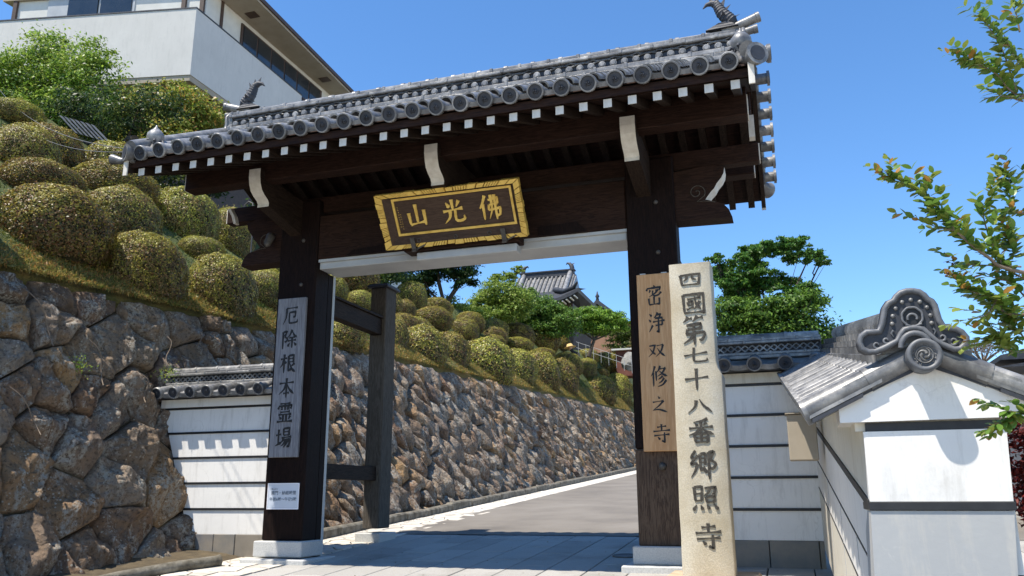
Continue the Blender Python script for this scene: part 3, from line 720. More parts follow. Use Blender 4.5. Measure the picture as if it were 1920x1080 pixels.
# tiles of the front slope
NR = 26; SP = .2152; x_first = XC - SP * (NR - 1) / 2
ca_, sa_ = math.cos(AL), math.sin(AL)
def onslope(t, nrm=0.0): return YE + t * ca_ - nrm * sa_, ZE + t * sa_ + nrm * ca_
cvm = cover_mesh(.27, .062); evm = eave_mesh(.26, .056, .072); pnm = pan_mesh(SP, .27, .03); pem = pan_mesh(SP, .27, .03, True)
roofm = link('roof', MB().add([(XC, YR, 4.3)], []).mesh('roof', MAT['tile']), gate) if False else gate
for i in range(NR):
    x = x_first + i * SP
    y, z = onslope(-.0); link('eave_tile', evm, gate, (x, y, z - .02), (AL - .10 + random.uniform(-.02, .02), 0, random.uniform(-.02, .02)))
    for c in range(5):
        y, z = onslope(.235 + c * .245); link('cover_tile', cvm, gate, (x, y, z), (AL - .03, 0, random.uniform(-.01, .01)))
    if i < NR - 1:
        for c in range(6):
            y, z = onslope(.01 + c * .245, .005); link('pan_tile', pem if c == 0 else pnm, gate, (x + SP / 2, y, z), (AL - .02, 0, 0))
# rear slope: one joined part (out of the photo), eave tiles individually
b = MB()
for i in range(NR):
    x = x_first + i * SP; Mx = Matrix.Translation((x, 2 * YR - YE, ZE)) @ Matrix.Rotation(PI, 4, 'Z') @ Matrix.Rotation(AL, 4, 'X')
    vs = [];
    for yv in (.0, 1.62): vs += [(a, yv, c) for a, c in arc(8, .06, PI, 0)]
    b.add(vs, [(k, k + 1, 10 + k, 9 + k) for k in range(8)], 0, True, Mx)
    b.add([(0, 0, -.0), (SP, 0, 0), (SP, 1.62, 0), (0, 1.62, 0)], [(0, 1, 2, 3)], 0, False, Mx)
    link('eave_tile', evm, gate, (x, 2 * YR - YE, ZE - .02), (AL - .1, 0, PI))
tag(part(b, 'roof_tiles', MAT['tile']), kind='stuff')
# sleeve tiles on the gable edges
b = MB(); r_ = .055
nn = 18
b.tube([(0, 0, 0), (.20, 0, 0)], [.052, .052], 16); b.tube([(.20, 0, 0), (.225, 0, 0)], [.072, .072], 20)
b.tube([(.2251, 0, 0), (.228, 0, 0)], [.05, .05], 16, 1)
slm = b.mesh('sleeve_tile', [MAT['tile'], MAT['tile_dark']])
for s_, xg in ((1, -.105), (-1, -5.60)):
    for sg in (1, -1):
        for c in range(1, 8):
            y, z = onslope(-.01 + c * .205, .02)
            if sg < 0: y = 2 * YR - y
            link('sleeve_tile', slm, gate, (xg, y, z - .03), (0, 0, 0 if s_ > 0 else PI))
        # verge roll
        b = MB(); p0 = onslope(.0, .05); p1 = onslope(1.5, .05)
        y0, y1 = (p0[0], p1[0]) if sg > 0 else (2 * YR - p0[0], 2 * YR - p1[0])
        b.tube([(xg + s_ * .06, y0, p0[1]), (xg + s_ * .06, y1, p1[1])], .062, 12); part(b, 'verge_tile', MAT['tile'])
# corner disc tiles turned outwards
for s_, xg in ((1, .01), (-1, -5.71)):
    for sg in (1, -1):
        b = MB(); ye = YE - .0 if sg > 0 else 2 * YR - YE
        M_ = Matrix.Translation((xg, ye, ZE + .0)) @ Matrix.Rotation(s_ * sg * .55 + (0 if sg > 0 else PI), 4, 'Z')
        b.tube([(0, .25, .05), (0, .1, .02), (0, .02, .0), (0, -.03, .0)], [.05, .055, .075, .088], 20, 0, M=M_); b.tube([(0, -.0302, 0), (0, -.034, 0)], [.06, .06], 18, 1, M=M_)
        part(b, 'corner_tile', [MAT['tile'], MAT['tile_dark']])
        # jar finial on scrolls
        M2 = Matrix.Translation((xg - s_ * .10, ye + sg * .22, ZE + .13))
        b = MB(); b.lathe([(0, .0), (.03, .0), (.062, .05), (.082, .10), (.078, .14), (.05, .175), (.03, .185), (.032, .195), (.015, .205), (.008, .23), (0, .24)], 20, M=M2)
        part(b, 'jar_finial', MAT['tile'])
        b = MB()
        for a in range(7):
            an = a / 7 * 2 * PI; c0 = Vector((.075 * math.cos(an), .075 * math.sin(an), .03))
            pts = [c0 + Vector((math.cos(an) * .03 * math.cos(q), math.sin(an) * .03 * math.cos(q), .03 * math.sin(q))) * (1 - q / 9) for q in (0, 1, 2, 3, 4, 5)]
            b.tube(pts, .012, 6, M=M2)
        b.lathe([(0, -.14), (.10, -.13), (.085, -.03), (.055, .02), (0, .03)], 12, M=M2)
        part(b, 'finial_scrolls', MAT['tile_dark'])
b = MB(); b.tube([(-5.66, 5.90, 3.67), (-5.80, 5.88, 3.665), (-5.90, 5.86, 3.69)], [.035, .032, .052], 12); part(b, 'corner_spur_tile', MAT['tile'])
# ridge
def ridge_course(z0, z1, hw, L, off, bulge=.0, x0=-5.62, x1=-.13, name='ridge_tile'):
    cache = {}
    x = x0 - off; 
    while x < x1:
        a, c = max(x, x0), min(x + L, x1)
        if c - a > .03:
            k = round(c - a, 3)
            if k not in cache:
                b = MB(); w = k
                b.box(.002, w - .002, -hw, hw, 0, z1 - z0, b=.008)
                b.box(-.018, .018, -hw - .007, hw + .007, .002, z1 - z0 + .008, b=.006)
                cache[k] = b.mesh(name, MAT['tile'])
            link(name, cache[k], gate, (a, YR, z0 + random.uniform(-.002, .002)), (0, 0, 0))
        x += L
ridge_course(4.405, 4.45, .235, .30, .0)
ridge_course(4.452, 4.50, .205, .30, .15)
ridge_course(4.502, 4.552, .185, .30, .05)
b = MB(); b.box(-5.60, -.15, YR - .13, YR + .13, 4.40, 4.665); part(b, 'ridge_core', MAT['tile_dark'])
dm = MB(); dm.tube([(0, -.165, 0), (0, -.12, 0)], [.034, .034], 12); dm.tube([(0, -.174, 0), (0, -.165, 0)], [.022, .03], 12)
dmm = dm.mesh('ridge_disc', MAT['tile'])
nd_ = 50
for i in range(nd_):
    x = -5.55 + i * (5.35 / (nd_ - 1)); link('ridge_disc', dmm, gate, (x, YR, 4.588)); link('ridge_disc', dmm, gate, (x, YR, 4.588), (0, 0, PI))
ow = MB()     # openwork wave tile: interlaced arcs
for sx in (-1, 1):
    for zz in (0, 1):
        pts = [(sx * (.107 - .214 * t / 8) * 1.0, -.140, (.006 if zz else .05) + (.022 if not zz else .03) * math.sin(PI * t / 8) * (1 if zz else -1)) for t in range(9)]
        ow.tube(pts, .010, 6)
owm = ow.mesh('openwork_tile', MAT['tile'])
for i in range(25):
    x = -5.48 + i * .2152
    link('openwork_tile', owm, gate, (x, YR, 4.612)); link('openwork_tile', owm, gate, (x, YR, 4.612), (0, 0, PI))
ridge_course(4.668, 4.702, .165, .30, .1)
ridge_course(4.704, 4.742, .145, .30, .22)
rt = MB(); rt.tube([(0, 0, 0), (.29, 0, 0)], [.052, .050], 14); rt.tube([(-.006, 0, 0), (.03, 0, 0)], [.060, .058], 14)
rtm = rt.mesh('ridge_cap_tile', MAT['tile'])
for i in range(19): link('ridge_cap_tile', rtm, gate, (-5.6 + i * .288, YR, 4.768))
# ridge ends
for s_, xe in ((1, -.15), (-1, -5.60)):
    b = MB(); b.tube([(xe - s_ * .12, YR, 4.80), (xe + s_ * .19, YR, 4.90)], [.042, .046], 14); b.tube([(xe + s_ * .192, YR, 4.901), (xe + s_ * .225, YR, 4.91)], [.05, .05], 14); part(b, 'ridge_end_roll', MAT['tile'])
    b = MB(); b.tube([(xe, YR, 4.76), (xe + s_ * .16, YR, 4.785)], [.036, .038], 12); b.tube([(xe + s_ * .16, YR, 4.785), (xe + s_ * .20, YR, 4.79)], [.042, .042], 12); part(b, 'ridge_end_roll', MAT['tile'])
    prof = [(-.27, 4.33), (-.30, 4.40), (-.24, 4.46), (-.17, 4.50), (-.15, 4.60), (-.16, 4.68), (-.10, 4.75), (0, 4.78), (.10, 4.75), (.16, 4.68), (.15, 4.60), (.17, 4.50), (.24, 4.46), (.30, 4.40), (.27, 4.33)]
    b = MB(); b.prism([(YR + a, z) for a, z in prof], xe, xe + s_ * .07, 'X'); 
    b.tube([(xe + s_ * .07, YR + a, z) for a, z in prof], .02, 8)
    for a, z in ((-.1, 4.6), (.1, 4.6), (0, 4.7), (-.16, 4.44), (.16, 4.44)): b.lathe([(0, 0), (.035, 0), (.028, .03), (0, .04)], 10, M=Matrix.Translation((xe + s_ * .07, YR + a, z)) @ Matrix.Rotation(s_ * PI / 2, 4, 'Y'))
    b.lathe([(0, 0), (.09, 0), (.09, .07), (.06, .075), (0, .075)], 20, M=Matrix.Translation((xe + s_ * .06, YR, 4.50)) @ Matrix.Rotation(s_ * PI / 2, 4, 'Y'))
    part(b, 'ridge_end_ornament', MAT['tile'])
    # leaping fish ornament: head down on the ridge, tail curling inwards
    b = MB(); xf = xe - s_ * .10
    sp = [(.10, 4.875), (.07, 4.91), (.03, 4.955), (-.01, 5.01), (-.035, 5.065), (-.055, 5.11), (-.10, 5.135), (-.15, 5.125), (-.185, 5.09)]
    rr = [.035, .06, .062, .056, .048, .040, .030, .018, .004]
    pts = [(xf + s_ * a, YR, z) for a, z in sp]; b.tube(pts, rr, 12)
    for i in range(1, 6):       # scale ridges
        for q in (0, .5):
            j = i + q; i0 = int(j); f = j - i0
            p = Vector(pts[i0]).lerp(Vector(pts[min(i0 + 1, 8)]), f); p2 = Vector(pts[min(i0 + 1, 8)]); r__ = rr[i0] * (1 - f) + rr[i0 + 1] * f
            d_ = (p2 - p).normalized() if (p2 - p).length > 0 else Vector((0, 0, 1)); b.tube([p - d_ * .002, p + d_ * .014], [r__ * 1.07, r__ * .97], 12, smooth=False)
    for (bx, bz), (tx_, tz_) in (((.0, 5.03), (.075, 5.09)), ((-.02, 5.08), (.03, 5.17)), ((-.05, 5.11), (-.05, 5.20)), ((.05, 4.94), (.15, 4.97)), ((-.08, 5.13), (-.13, 5.21))):
        w = .03
        b.hull([(xf + s_ * bx - w, YR - .006, bz), (xf + s_ * bx + w, YR - .006, bz), (xf + s_ * bx - w, YR + .006, bz), (xf + s_ * bx + w, YR + .006, bz), (xf + s_ * tx_, YR - .002, tz_), (xf + s_ * tx_, YR + .002, tz_)])
    for sy in (-1, 1): b.hull([(xf + s_ * .04, YR + sy * .04, 4.93), (xf - s_ * .02, YR + sy * .04, 4.95), (xf, YR + sy * .10, 4.98), (xf + s_ * .01, YR + sy * .04, 4.96)])
    for k in range(3): b.hull([(xf + s_ * (.13 - .03 * k), YR - .075 + .01 * k, 4.825 + .02 * k), (xf - s_ * (.17 - .035 * k), YR - .06 + .01 * k, 4.822 + .02 * k), (xf + s_ * (.13 - .03 * k), YR + .075 - .01 * k, 4.825 + .02 * k), (xf - s_ * (.17 - .035 * k), YR + .06 - .01 * k, 4.822 + .02 * k), (xf + s_ * (.10 - .03 * k), YR - .055, 4.85 + .02 * k), (xf - s_ * (.13 - .04 * k), YR - .05, 4.845 + .02 * k), (xf + s_ * (.10 - .03 * k), YR + .055, 4.85 + .02 * k), (xf - s_ * (.13 - .04 * k), YR + .05, 4.845 + .02 * k)])
    part(b, 'fish_ornament', MAT['tile_dark'])
# metal lintel frame under the tie beam
b = MB(); b.box(-4.498, -1.26, 7.36, 7.73, 2.865, 2.962, b=.006); part(b, 'metal_lintel', MAT['metal'])
b = MB(); b.box(-4.497, -1.255, 7.33, 7.355, 2.935, 2.963); part(b, 'lintel_trim', MAT['metal'])
b = MB(); b.box(-4.53, -4.497, 7.657, 7.70, -.03, 2.863, b=.003); part(b, 'metal_jamb', MAT['metal'])
b = MB(); b.prism([(-4.15, 2.966), (-4.07, 3.02), (-3.6, 3.05), (-3.6, 2.966)], 7.285, 7.308, 'Y'); part(b, 'beam_repair_plate', MAT['wood'])
b = MB(); b.prism([(-2.1, 2.966), (-2.1, 3.05), (-1.72, 3.07), (-1.62, 2.966)], 7.285, 7.308, 'Y'); part(b, 'beam_repair_plate', MAT['wood'])
b = MB(); b.lathe([(0, 0), (.045, 0), (.045, .03), (.035, .13), (.015, .16), (0, .16)], 16, M=Matrix.Translation((-5.06, 7.28, 3.27)) @ Matrix.Rotation(-.5, 4, 'X') @ Matrix.Rotation(PI, 4, 'X')); part(b, 'spotlight', MAT['iron'])

# ------------------------------------------------------------------ brush lettering
CH = {
'佛': 'v 32,4 20,30 6,52;v 20,36 19,96;z 44,22 84,16 80,38;h 46,41 80,37;v 46,41 41,60;z 41,60 90,55 86,80 74,84;p 57,3 56,55 40,94;v 72,3 71,98',
'光': 'v 50,4 50,42;d 24,14 36,34;p 80,10 66,34;h 8,48 92,40;p 38,48 32,72 8,94;k 60,44 58,80 72,88 94,82 94,68',
'山': 'v 50,6 50,80;v 16,38 18,84;h 18,84 82,76;v 84,30 84,90',
'四': 'v 13,25 18,82;z 13,25 88,20 82,80;p 38,25 36,46 24,58;k 60,23 60,46 74,50;h 18,80 82,77',
'國': 'v 10,15 13,94;z 10,15 88,11 88,98;h 26,34 76,28;v 28,46 30,62;z 28,46 46,43 44,60;h 30,61 44,59;h 22,78 50,68;n 54,20 60,55 78,80;p 74,44 62,64 50,78;d 66,18 76,24;h 13,92 88,90',
'第': 'p 28,3 22,14 10,22;h 24,12 44,9;p 64,1 56,12 46,20;h 60,9 86,6;z 22,33 78,28 75,46;h 26,47 75,44;v 26,47 20,64;k 20,64 88,58 80,82 68,82;v 50,28 50,99;p 48,64 34,80 8,94',
'七': 'h 6,52 94,36;k 44,8 42,74 56,86 90,82 92,68',
'十': 'h 6,50 94,42;v 50,4 50,97',
'八': 'p 38,20 32,55 6,88;n 50,14 66,50 96,86',
'番': 'p 76,3 52,12 22,16;d 28,20 38,32;p 72,18 64,24 60,32;h 6,41 94,35;v 50,14 50,58;p 48,40 30,58 4,68;n 52,40 70,54 97,66;v 24,64 28,98;z 24,64 76,61 73,98;h 30,80 70,79;v 50,64 50,95;h 28,96 73,95',
'郷': 'k 24,4 8,26 24,28;k 32,20 6,48 30,44;p 30,48 20,72 4,92;z 40,16 60,14 58,52;h 42,30 58,29;h 42,44 58,42;v 40,16 41,72;d 41,72 56,62;d 52,54 62,78;z 72,10 92,8 76,34;k 76,34 97,48 84,64 76,58;v 72,10 71,99',
'照': 'v 12,8 14,60;z 12,8 40,6 38,58;h 14,33 38,32;h 14,58 38,57;z 50,12 90,8 84,34 76,34;p 68,12 62,28 46,40;v 54,44 56,64;z 54,44 86,41 82,62;h 56,64 82,62;d 18,74 6,94;d 34,74 40,92;d 56,72 64,90;d 80,70 96,90',
'寺': 'h 26,18 76,13;v 50,3 50,36;h 4,39 96,33;h 8,60 92,54;z 65,44 65,94 50,84;d 28,66 40,80',
'密': 'd 48,1 56,11;d 14,12 8,28;z 14,16 90,11 80,26;p 30,24 22,38;k 44,26 44,46 58,52 80,46 80,36;p 74,22 56,40 22,56;d 60,22 66,32;d 84,32 92,42;v 50,56 50,92;v 20,64 22,94;h 22,94 80,91;v 80,62 80,96',
'浄': 'd 10,8 24,20;d 6,34 18,46;p 28,62 18,78 6,94;p 58,2 48,18 36,28;z 50,14 76,11 64,28;z 42,30 82,27 82,62;h 30,47 96,41;h 44,64 82,61;z 61,28 61,97 50,90',
'双': 'z 10,24 44,19 32,56;p 42,20 30,60 4,88;n 12,38 28,60 46,76;h 52,24 88,18;p 88,18 74,58 44,90;n 54,36 70,62 98,88',
'修': 'p 28,4 18,30 4,52;v 18,34 18,97;v 34,28 34,72;p 58,4 48,22 38,34;h 52,18 88,14;p 86,14 66,38 40,52;n 52,26 72,42 97,52;p 70,50 60,58 44,66;p 78,60 64,74 46,84;p 90,70 68,90 40,99',
'之': 'd 46,2 56,16;h 16,36 76,28;p 76,28 50,56 18,80;n 14,82 50,78 97,95',
'厄': 'h 22,13 92,10;p 24,13 22,56 4,94;z 42,34 80,31 78,56 66,58;k 42,34 42,80 52,88 90,84 92,70',
'除': 'z 10,12 34,9 20,36;k 20,36 38,48 28,62 20,56;v 10,12 10,98;p 66,2 54,26 36,44;n 66,6 78,28 98,42;h 50,42 84,39;h 42,58 92,54;v 68,42 68,94;d 54,68 42,86;d 80,66 94,82',
'根': 'h 4,28 44,23;v 26,4 26,98;p 24,32 16,54 2,70;d 28,36 40,50;z 54,12 86,9 84,44;h 56,27 82,26;h 56,43 84,42;v 54,12 54,90;d 54,90 72,78;p 92,50 80,60 70,66;n 60,46 76,76 98,94',
'本': 'h 6,28 94,23;v 50,2 50,98;p 48,28 34,58 4,82;n 52,28 68,56 97,80;h 32,77 68,74',
'霊': 'h 20,7 82,4;d 12,18 8,34;z 12,19 92,14 84,32;v 50,7 50,38;h 24,26 36,25;h 24,34 36,33;h 62,25 76,24;h 62,33 76,32;h 22,48 80,45;h 12,60 90,57;v 40,60 40,92;v 60,60 60,92;d 18,68 28,82;p 84,66 74,82;h 4,94 97,91',
'場': 'h 4,38 36,33;v 20,10 20,80;d 2,88 38,72;v 50,6 50,38;z 50,6 86,3 84,38;h 52,22 83,20;h 52,38 84,36;h 40,50 98,45;p 52,50 46,64 34,76;z 50,62 92,57 86,92 74,90;p 64,62 54,78 38,90;p 78,62 66,82 52,97',
}
def catmull(P, n=6):
    if len(P) == 2: return [P[0].lerp(P[1], t / 8) for t in range(9)]
    Q = [P[0] * 2 - P[1]] + P + [P[-1] * 2 - P[-2]]; out = []
    for i in range(1, len(Q) - 2):
        for k in range(n):
            t = k / n; a, b_, c, d = Q[i - 1], Q[i], Q[i + 1], Q[i + 2]
            out.append(.5 * ((2 * b_) + (c - a) * t + (2 * a - 5 * b_ + 4 * c - d) * t * t + (3 * b_ - a - 3 * c + d) * t ** 3))
    out.append(P[-1]); return out
def brush(mb, ch, ox, oz, w, h, thick, base, dep, plane, lift=0.0006):
    # strokes laid on a plane; plane(u, v, d) -> 3D point, d = height above the surface
    for si, s_ in enumerate(CH[ch].split(';')):
        ty, *pp = s_.split(' '); P = [Vector([float(c) for c in p.split(',')]) for p in pp]
        if ty == 'z':
            C = []
            for i in range(len(P) - 1): C += [P[i].lerp(P[i + 1], t / 6) for t in range(6)]
            C.append(P[-1])
        else: C = catmull(P)
        n = len(C); top = []; 
        for i, p in enumerate(C):
            t = i / (n - 1)
            if ty == 'h': k = 1.0 - .55 * math.sin(PI * t) ** .8 + (.15 if t > .85 else 0); ang = 0
            elif ty == 'v': k = 1.15 - .35 * t + (.1 if t < .1 else 0) - (.5 * max(0, t - .9) * 8)
            elif ty == 'p': k = 1.15 * (1 - t) ** .7 + .10
            elif ty == 'n': k = .28 + 1.35 * t if t < .78 else 1.5 * (1 - t) / .22 * .9 + .05
            elif ty == 'd': k = .25 + 1.35 * t if t < .75 else 1.35 - 2.5 * (t - .75)
            elif ty == 'z': k = .75 + .45 * abs(math.sin(PI * t * 1.5)) * .7
            else: k = .85 if t < .8 else .85 - 3 * (t - .8)
            k = max(k, .08) * (1 + .08 * math.sin(i * 2.3 + si))
            tg = (C[min(i + 1, n - 1)] - C[max(i - 1, 0)]); tg = tg.normalized() if tg.length > 0 else Vector((1, 0))
            nr = Vector((-tg.y, tg.x)) * k * thick * .5
            top.append((p + nr, p - nr))
        def T(q, d): return plane(ox + (q.x - 50) / 100 * w, oz - (q.y - 50) / 100 * h, d)
        d1 = dep + lift * si
        vs = []
        for a, b_ in top: vs += [T(a, d1), T(b_, d1), T(a, base), T(b_, base)]
        fs = []
        for i in range(n - 1):
            j = 4 * i; fs += [(j, j + 1, j + 5, j + 4), (j + 2, j, j + 4, j + 6), (j + 1, j + 3, j + 7, j + 5)]
        fs += [(0, 2, 3, 1), (4 * n - 4, 4 * n - 3, 4 * n - 1, 4 * n - 2)]
        mb.add(vs, fs)
# ------------------------------------------------------------------ gold plaque
tl = math.atan2(.30, .45)
Cq = Vector((-2.855, 6.95, 3.155)); ax = Vector((1, 0, 0)); az = Vector((0, -.30, .45)).normalized(); an_ = ax.cross(az) * 1.0
if an_.y > 0: an_ = -an_
def PQ(u, v, d): return Cq + ax * u + az * v + an_ * d
plq = empty('name_plaque', tuple(Cq), 'tilted gold framed plaque with three gold characters above the gate opening', 'sign')
def PQm(pts): return [tuple(PQ(*p)) for p in pts]
WQ, HQ = .725, .275
b = MB(); b.add(PQm([(a, c, d) for a in (-WQ + .05, WQ - .05) for c in (-HQ + .03, HQ - .03) for d in (-.06, -.012)]), [(0, 1, 3, 2), (4, 6, 7, 5), (0, 4, 5, 1), (2, 3, 7, 6), (0, 2, 6, 4), (1, 5, 7, 3)]); b.build('plaque_back', MAT['sign_wood'], plq)
# inner panel and funnel sides
ix0, ix1, iz0, iz1 = -.575, .635, -.155, .215
ox0, ox1, oz0, oz1 = -.655, .67, -.235, .235
def quad(b, a, c, e, f, mi=0): b.add(PQm([a, c, e, f]), [(0, 1, 2, 3)], mi)
b = MB(); b.add(PQm([(x, z, d) for x in (ix0 + .02, ix1 - .02) for z in (iz0 + .02, iz1 - .02) for d in (-.011, .004)]), [(0, 1, 3, 2), (4, 6, 7, 5), (0, 4, 5, 1), (2, 3, 7, 6), (0, 2, 6, 4), (1, 5, 7, 3)]); b.build('plaque_panel', MAT['sign_wood'], plq)
b = MB(); I = [(ix0, iz0), (ix1, iz0), (ix1, iz1), (ix0, iz1)]; O = [(ox0, oz0), (ox1, oz0), (ox1, oz1), (ox0, oz1)]
for i in range(4):
    j = (i + 1) % 4; quad(b, (*I[i], .006), (*I[j], .006), (*O[j], .045), (*O[i], .045))
b.build('bevelled_surround', MAT['black'] if False else MAT['sign_wood'], plq)
b = MB()
for i in range(4):
    j = (i + 1) % 4; u0, v0 = I[i]; u1, v1 = I[j]; cx, cz = (ix0 + ix1) / 2, (iz0 + iz1) / 2
    def inn(u, v, t): return (u + (t if u < cx else -t), v + (t if v < cz else -t))
    a0, a1 = inn(u0, v0, .0), inn(u1, v1, .0); c0, c1 = inn(u0, v0, .022), inn(u1, v1, .022)
    b.add(PQm([(*a0, .018), (*a1, .018), (*c1, .018), (*c0, .018), (*a0, .0), (*a1, .0), (*c1, .0), (*c0, .0)]), [(0, 1, 2, 3), (0, 4, 5, 1), (2, 6, 7, 3)])
b.build('gold_border', MAT['gold'], plq)
# wavy fluted outer frame, built along each side
oc = [(-WQ, -HQ), (WQ, -HQ), (WQ, HQ), (-WQ, HQ)]
fb = MB()
def fblock(p0, p1, q0, q1, t0, t1, d, ext):
    P0, P1 = Vector(p0).lerp(Vector(p1), t0), Vector(p0).lerp(Vector(p1), t1); Q0, Q1 = Vector(q0).lerp(Vector(q1), t0), Vector(q0).lerp(Vector(q1), t1)
    o_ = (P0 - Q0).normalized() * ext; e_ = (P1 - P0) * .05
    A, B_, C_, D_ = P0 + o_, P1 + o_, Q1, Q0
    fb.hull(PQm([(A.x, A.y, -.005), (B_.x, B_.y, -.005), (C_.x, C_.y, -.005), (D_.x, D_.y, -.005), (A.x + e_.x, A.y + e_.y, .050 + d), (B_.x - e_.x, B_.y - e_.y, .050 + d), (C_.x - e_.x, C_.y - e_.y, .048 + d * .6), (D_.x + e_.x, D_.y + e_.y, .048 + d * .6)]))
for i, n in ((0, 4), (1, 2), (2, 4), (3, 2)):
    p0, p1, q0, q1 = oc[i], oc[(i + 1) % 4], O[i], O[(i + 1) % 4]
    m0 = .055 if i % 2 == 0 else .14
    fblock(p0, p1, q0, q1, 0, m0, .004, 0); fblock(p0, p1, q0, q1, 1 - m0, 1, .004, 0)
    for k in range(n):
        a = m0 + (1 - 2 * m0) * k / n; w = (1 - 2 * m0) / n
        fblock(p0, p1, q0, q1, a, a + w * .30, .008, .003)
        for r_ in range(5): fblock(p0, p1, q0, q1, a + w * (.31 + .085 * r_), a + w * (.31 + .085 * r_ + .07), .003, -.002)
        fblock(p0, p1, q0, q1, a + w * .745, a + w * .99, -.004, -.004)
fb.build('fluted_frame', MAT['gold'], plq)
for i, (ch, u) in enumerate((('山', -.345), ('光', .03), ('佛', .405))):
    b = MB(); brush(b, ch, u, .03, .235, .25, 12 if ch != '佛' else 10, .003, .014, PQ); b.build('character', MAT['gold'], plq)
b = MB()
for k in range(9):
    for q in range(2): b.tube([tuple(PQ(-.535 + .018 * q + random.uniform(-.004, .004), .13 - .024 * k - (.07 if q else 0), .007)), tuple(PQ(-.525 + .018 * q, .122 - .024 * k - (.07 if q else 0), .007))], .0022, 4) if (q == 0 or k < 7) else None
b.build('signature', MAT['gold'], plq)
for u in (-.36, .02, .36):
    b = MB(); b.tube([tuple(PQ(u + .018 * math.cos(a * PI / 6), -.205 + .018 * math.sin(a * PI / 6), .05)) for a in range(13)], .0035, 6); b.build('ring', MAT['iron'], plq)
for u in (-.42, .50):
    b = MB()
    b.hull([tuple(PQ(u + du, v, d)) for du in (-.022, .022) for v, d in ((-.17, .065), (-.17, .075), (-.29, .065), (-.29, .075))])
    b.hull([tuple(PQ(u + du, v, d)) for du in (-.022, .022) for v, d in ((-.29, .0), (-.29, .09), (-.305, .0), (-.305, .09))])
    b.prism([(u + Cq.x - .09, 2.955), (u + Cq.x + .09, 2.955), (u + Cq.x, 2.88)], 7.0, 7.02, 'Y') if False else None
    b.hull([tuple(PQ(u + du, v, d)) for du, v in ((-.022, -.295), (.022, -.295), (.12, -.26), (.11, -.25)) for d in (.03, .05)])
    b.build('hanging_bracket', MAT['iron'], plq)
b = MB(); b.box(-3.42, -2.24, 7.12, 7.30, 2.885, 2.965, b=.006); o = b.build('plaque_shelf', MAT['woodx'], gate)
b = MB(); b.box(-3.30, -2.27, 7.16, 7.29, 2.80, 2.878, b=.008)
tag(b.build('lamp_housing', MAT['white']), 'long white lamp housing fixed below the gold plaque', 'lamp')
bpy.data.objects['lamp_housing'].data.materials[0] = MAT['metal']

# ------------------------------------------------------------------ boards on the posts
def flat(y): return lambda u, v, d: Vector((u, y - d, v))
bw = empty('wooden_board', (-1.015, 7.27, .92), 'fresh orange cedar name board with six black characters on the right gate post', 'sign')
b = MB(); b.box(-1.17, -.865, 7.255, 7.296, .925, 2.49, b=.004); b.build('board', MAT['cedar'], bw)
b = MB(); [b.box(x, x + .05, 7.262, 7.295, 2.49, 2.50) for x in (-1.14, -.95)]; b.build('hanger', MAT['metal'], bw)
for i, ch in enumerate('密浄双修之寺'):
    b = MB(); brush(b, ch, -1.02 + (.012 if i % 2 else 0), 2.29 - i * .2475 + (.02 if i > 2 else 0), .155, [.19, .19, .15, .19, .15, .17][i], 9.5, 0, .0022, flat(7.255), .0003); b.build('character', MAT['ink'], bw)
bs = empty('silvered_board', (-4.74, 7.27, .94), 'weathered silver grey name board with six black characters on the left gate post', 'sign')
b = MB(); b.box(-4.905, -4.575, 7.262, 7.296, .94, 2.555, b=.004); b.build('board', MAT['silver_wood'], bs)
for i, ch in enumerate('厄除根本霊場'):
    b = MB(); brush(b, ch, -4.745, 2.37 - i * .248, .185, .205, 11, 0, .0022, flat(7.262), .0003); b.build('character', MAT['ink'], bs)
nt_ = empty('notice', (-4.72, 7.28, .45), 'small white laminated notice of opening hours low on the left gate post', 'notice')
b = MB(); b.box(-4.90, -4.55, 7.288, 7.294, .445, .690); b.build('sheet', m_simple('laminated_paper', [(.3, (.50, .55, .62)), (.7, (.56, .60, .66))], 5, .25, 0), nt_)
b = MB(); [b.box(*q) for q in ((-4.903, -4.547, 7.285, 7.2875, .443, .453), (-4.903, -4.547, 7.285, 7.2875, .682, .692), (-4.903, -4.893, 7.285, 7.2875, .453, .682), (-4.557, -4.547, 7.285, 7.2875, .453, .682))]
b.build('edge', m_simple('clear_edge', [(.3, (.7, .7, .74)), (.7, (.76, .76, .8))], 5, .2, 0), nt_)
def text(s_, size, x, z, y, m, parent, name='printed_line', rotz=0):
    c = bpy.data.curves.new(name, 'FONT'); c.body = s_; c.size = size; c.extrude = .0003; c.align_x = 'CENTER'; c.offset = size * .012
    o = bpy.data.objects.new(name, c); COL.objects.link(o)
    dg = bpy.context.evaluated_depsgraph_get(); dg.update(); me = bpy.data.meshes.new_from_object(o.evaluated_get(dg)); bpy.data.objects.remove(o)
    me.materials.clear(); me.materials.append(m)
    return link(name, me, parent, (x, y, z), (PI / 2, 0, rotz))
PR = m_simple('faded_print', [(.3, (.10, .13, .17)), (.7, (.14, .17, .21))], 5, .4, 0)
text('開門・納経時間', .040, -4.72, .585, 7.286, PR, nt_)
text('午前6時〜午後5時', .038, -4.725, .525, 7.286, PR, nt_)
text('ごあんない', .018, -4.83, .63, 7.286, PR, nt_)

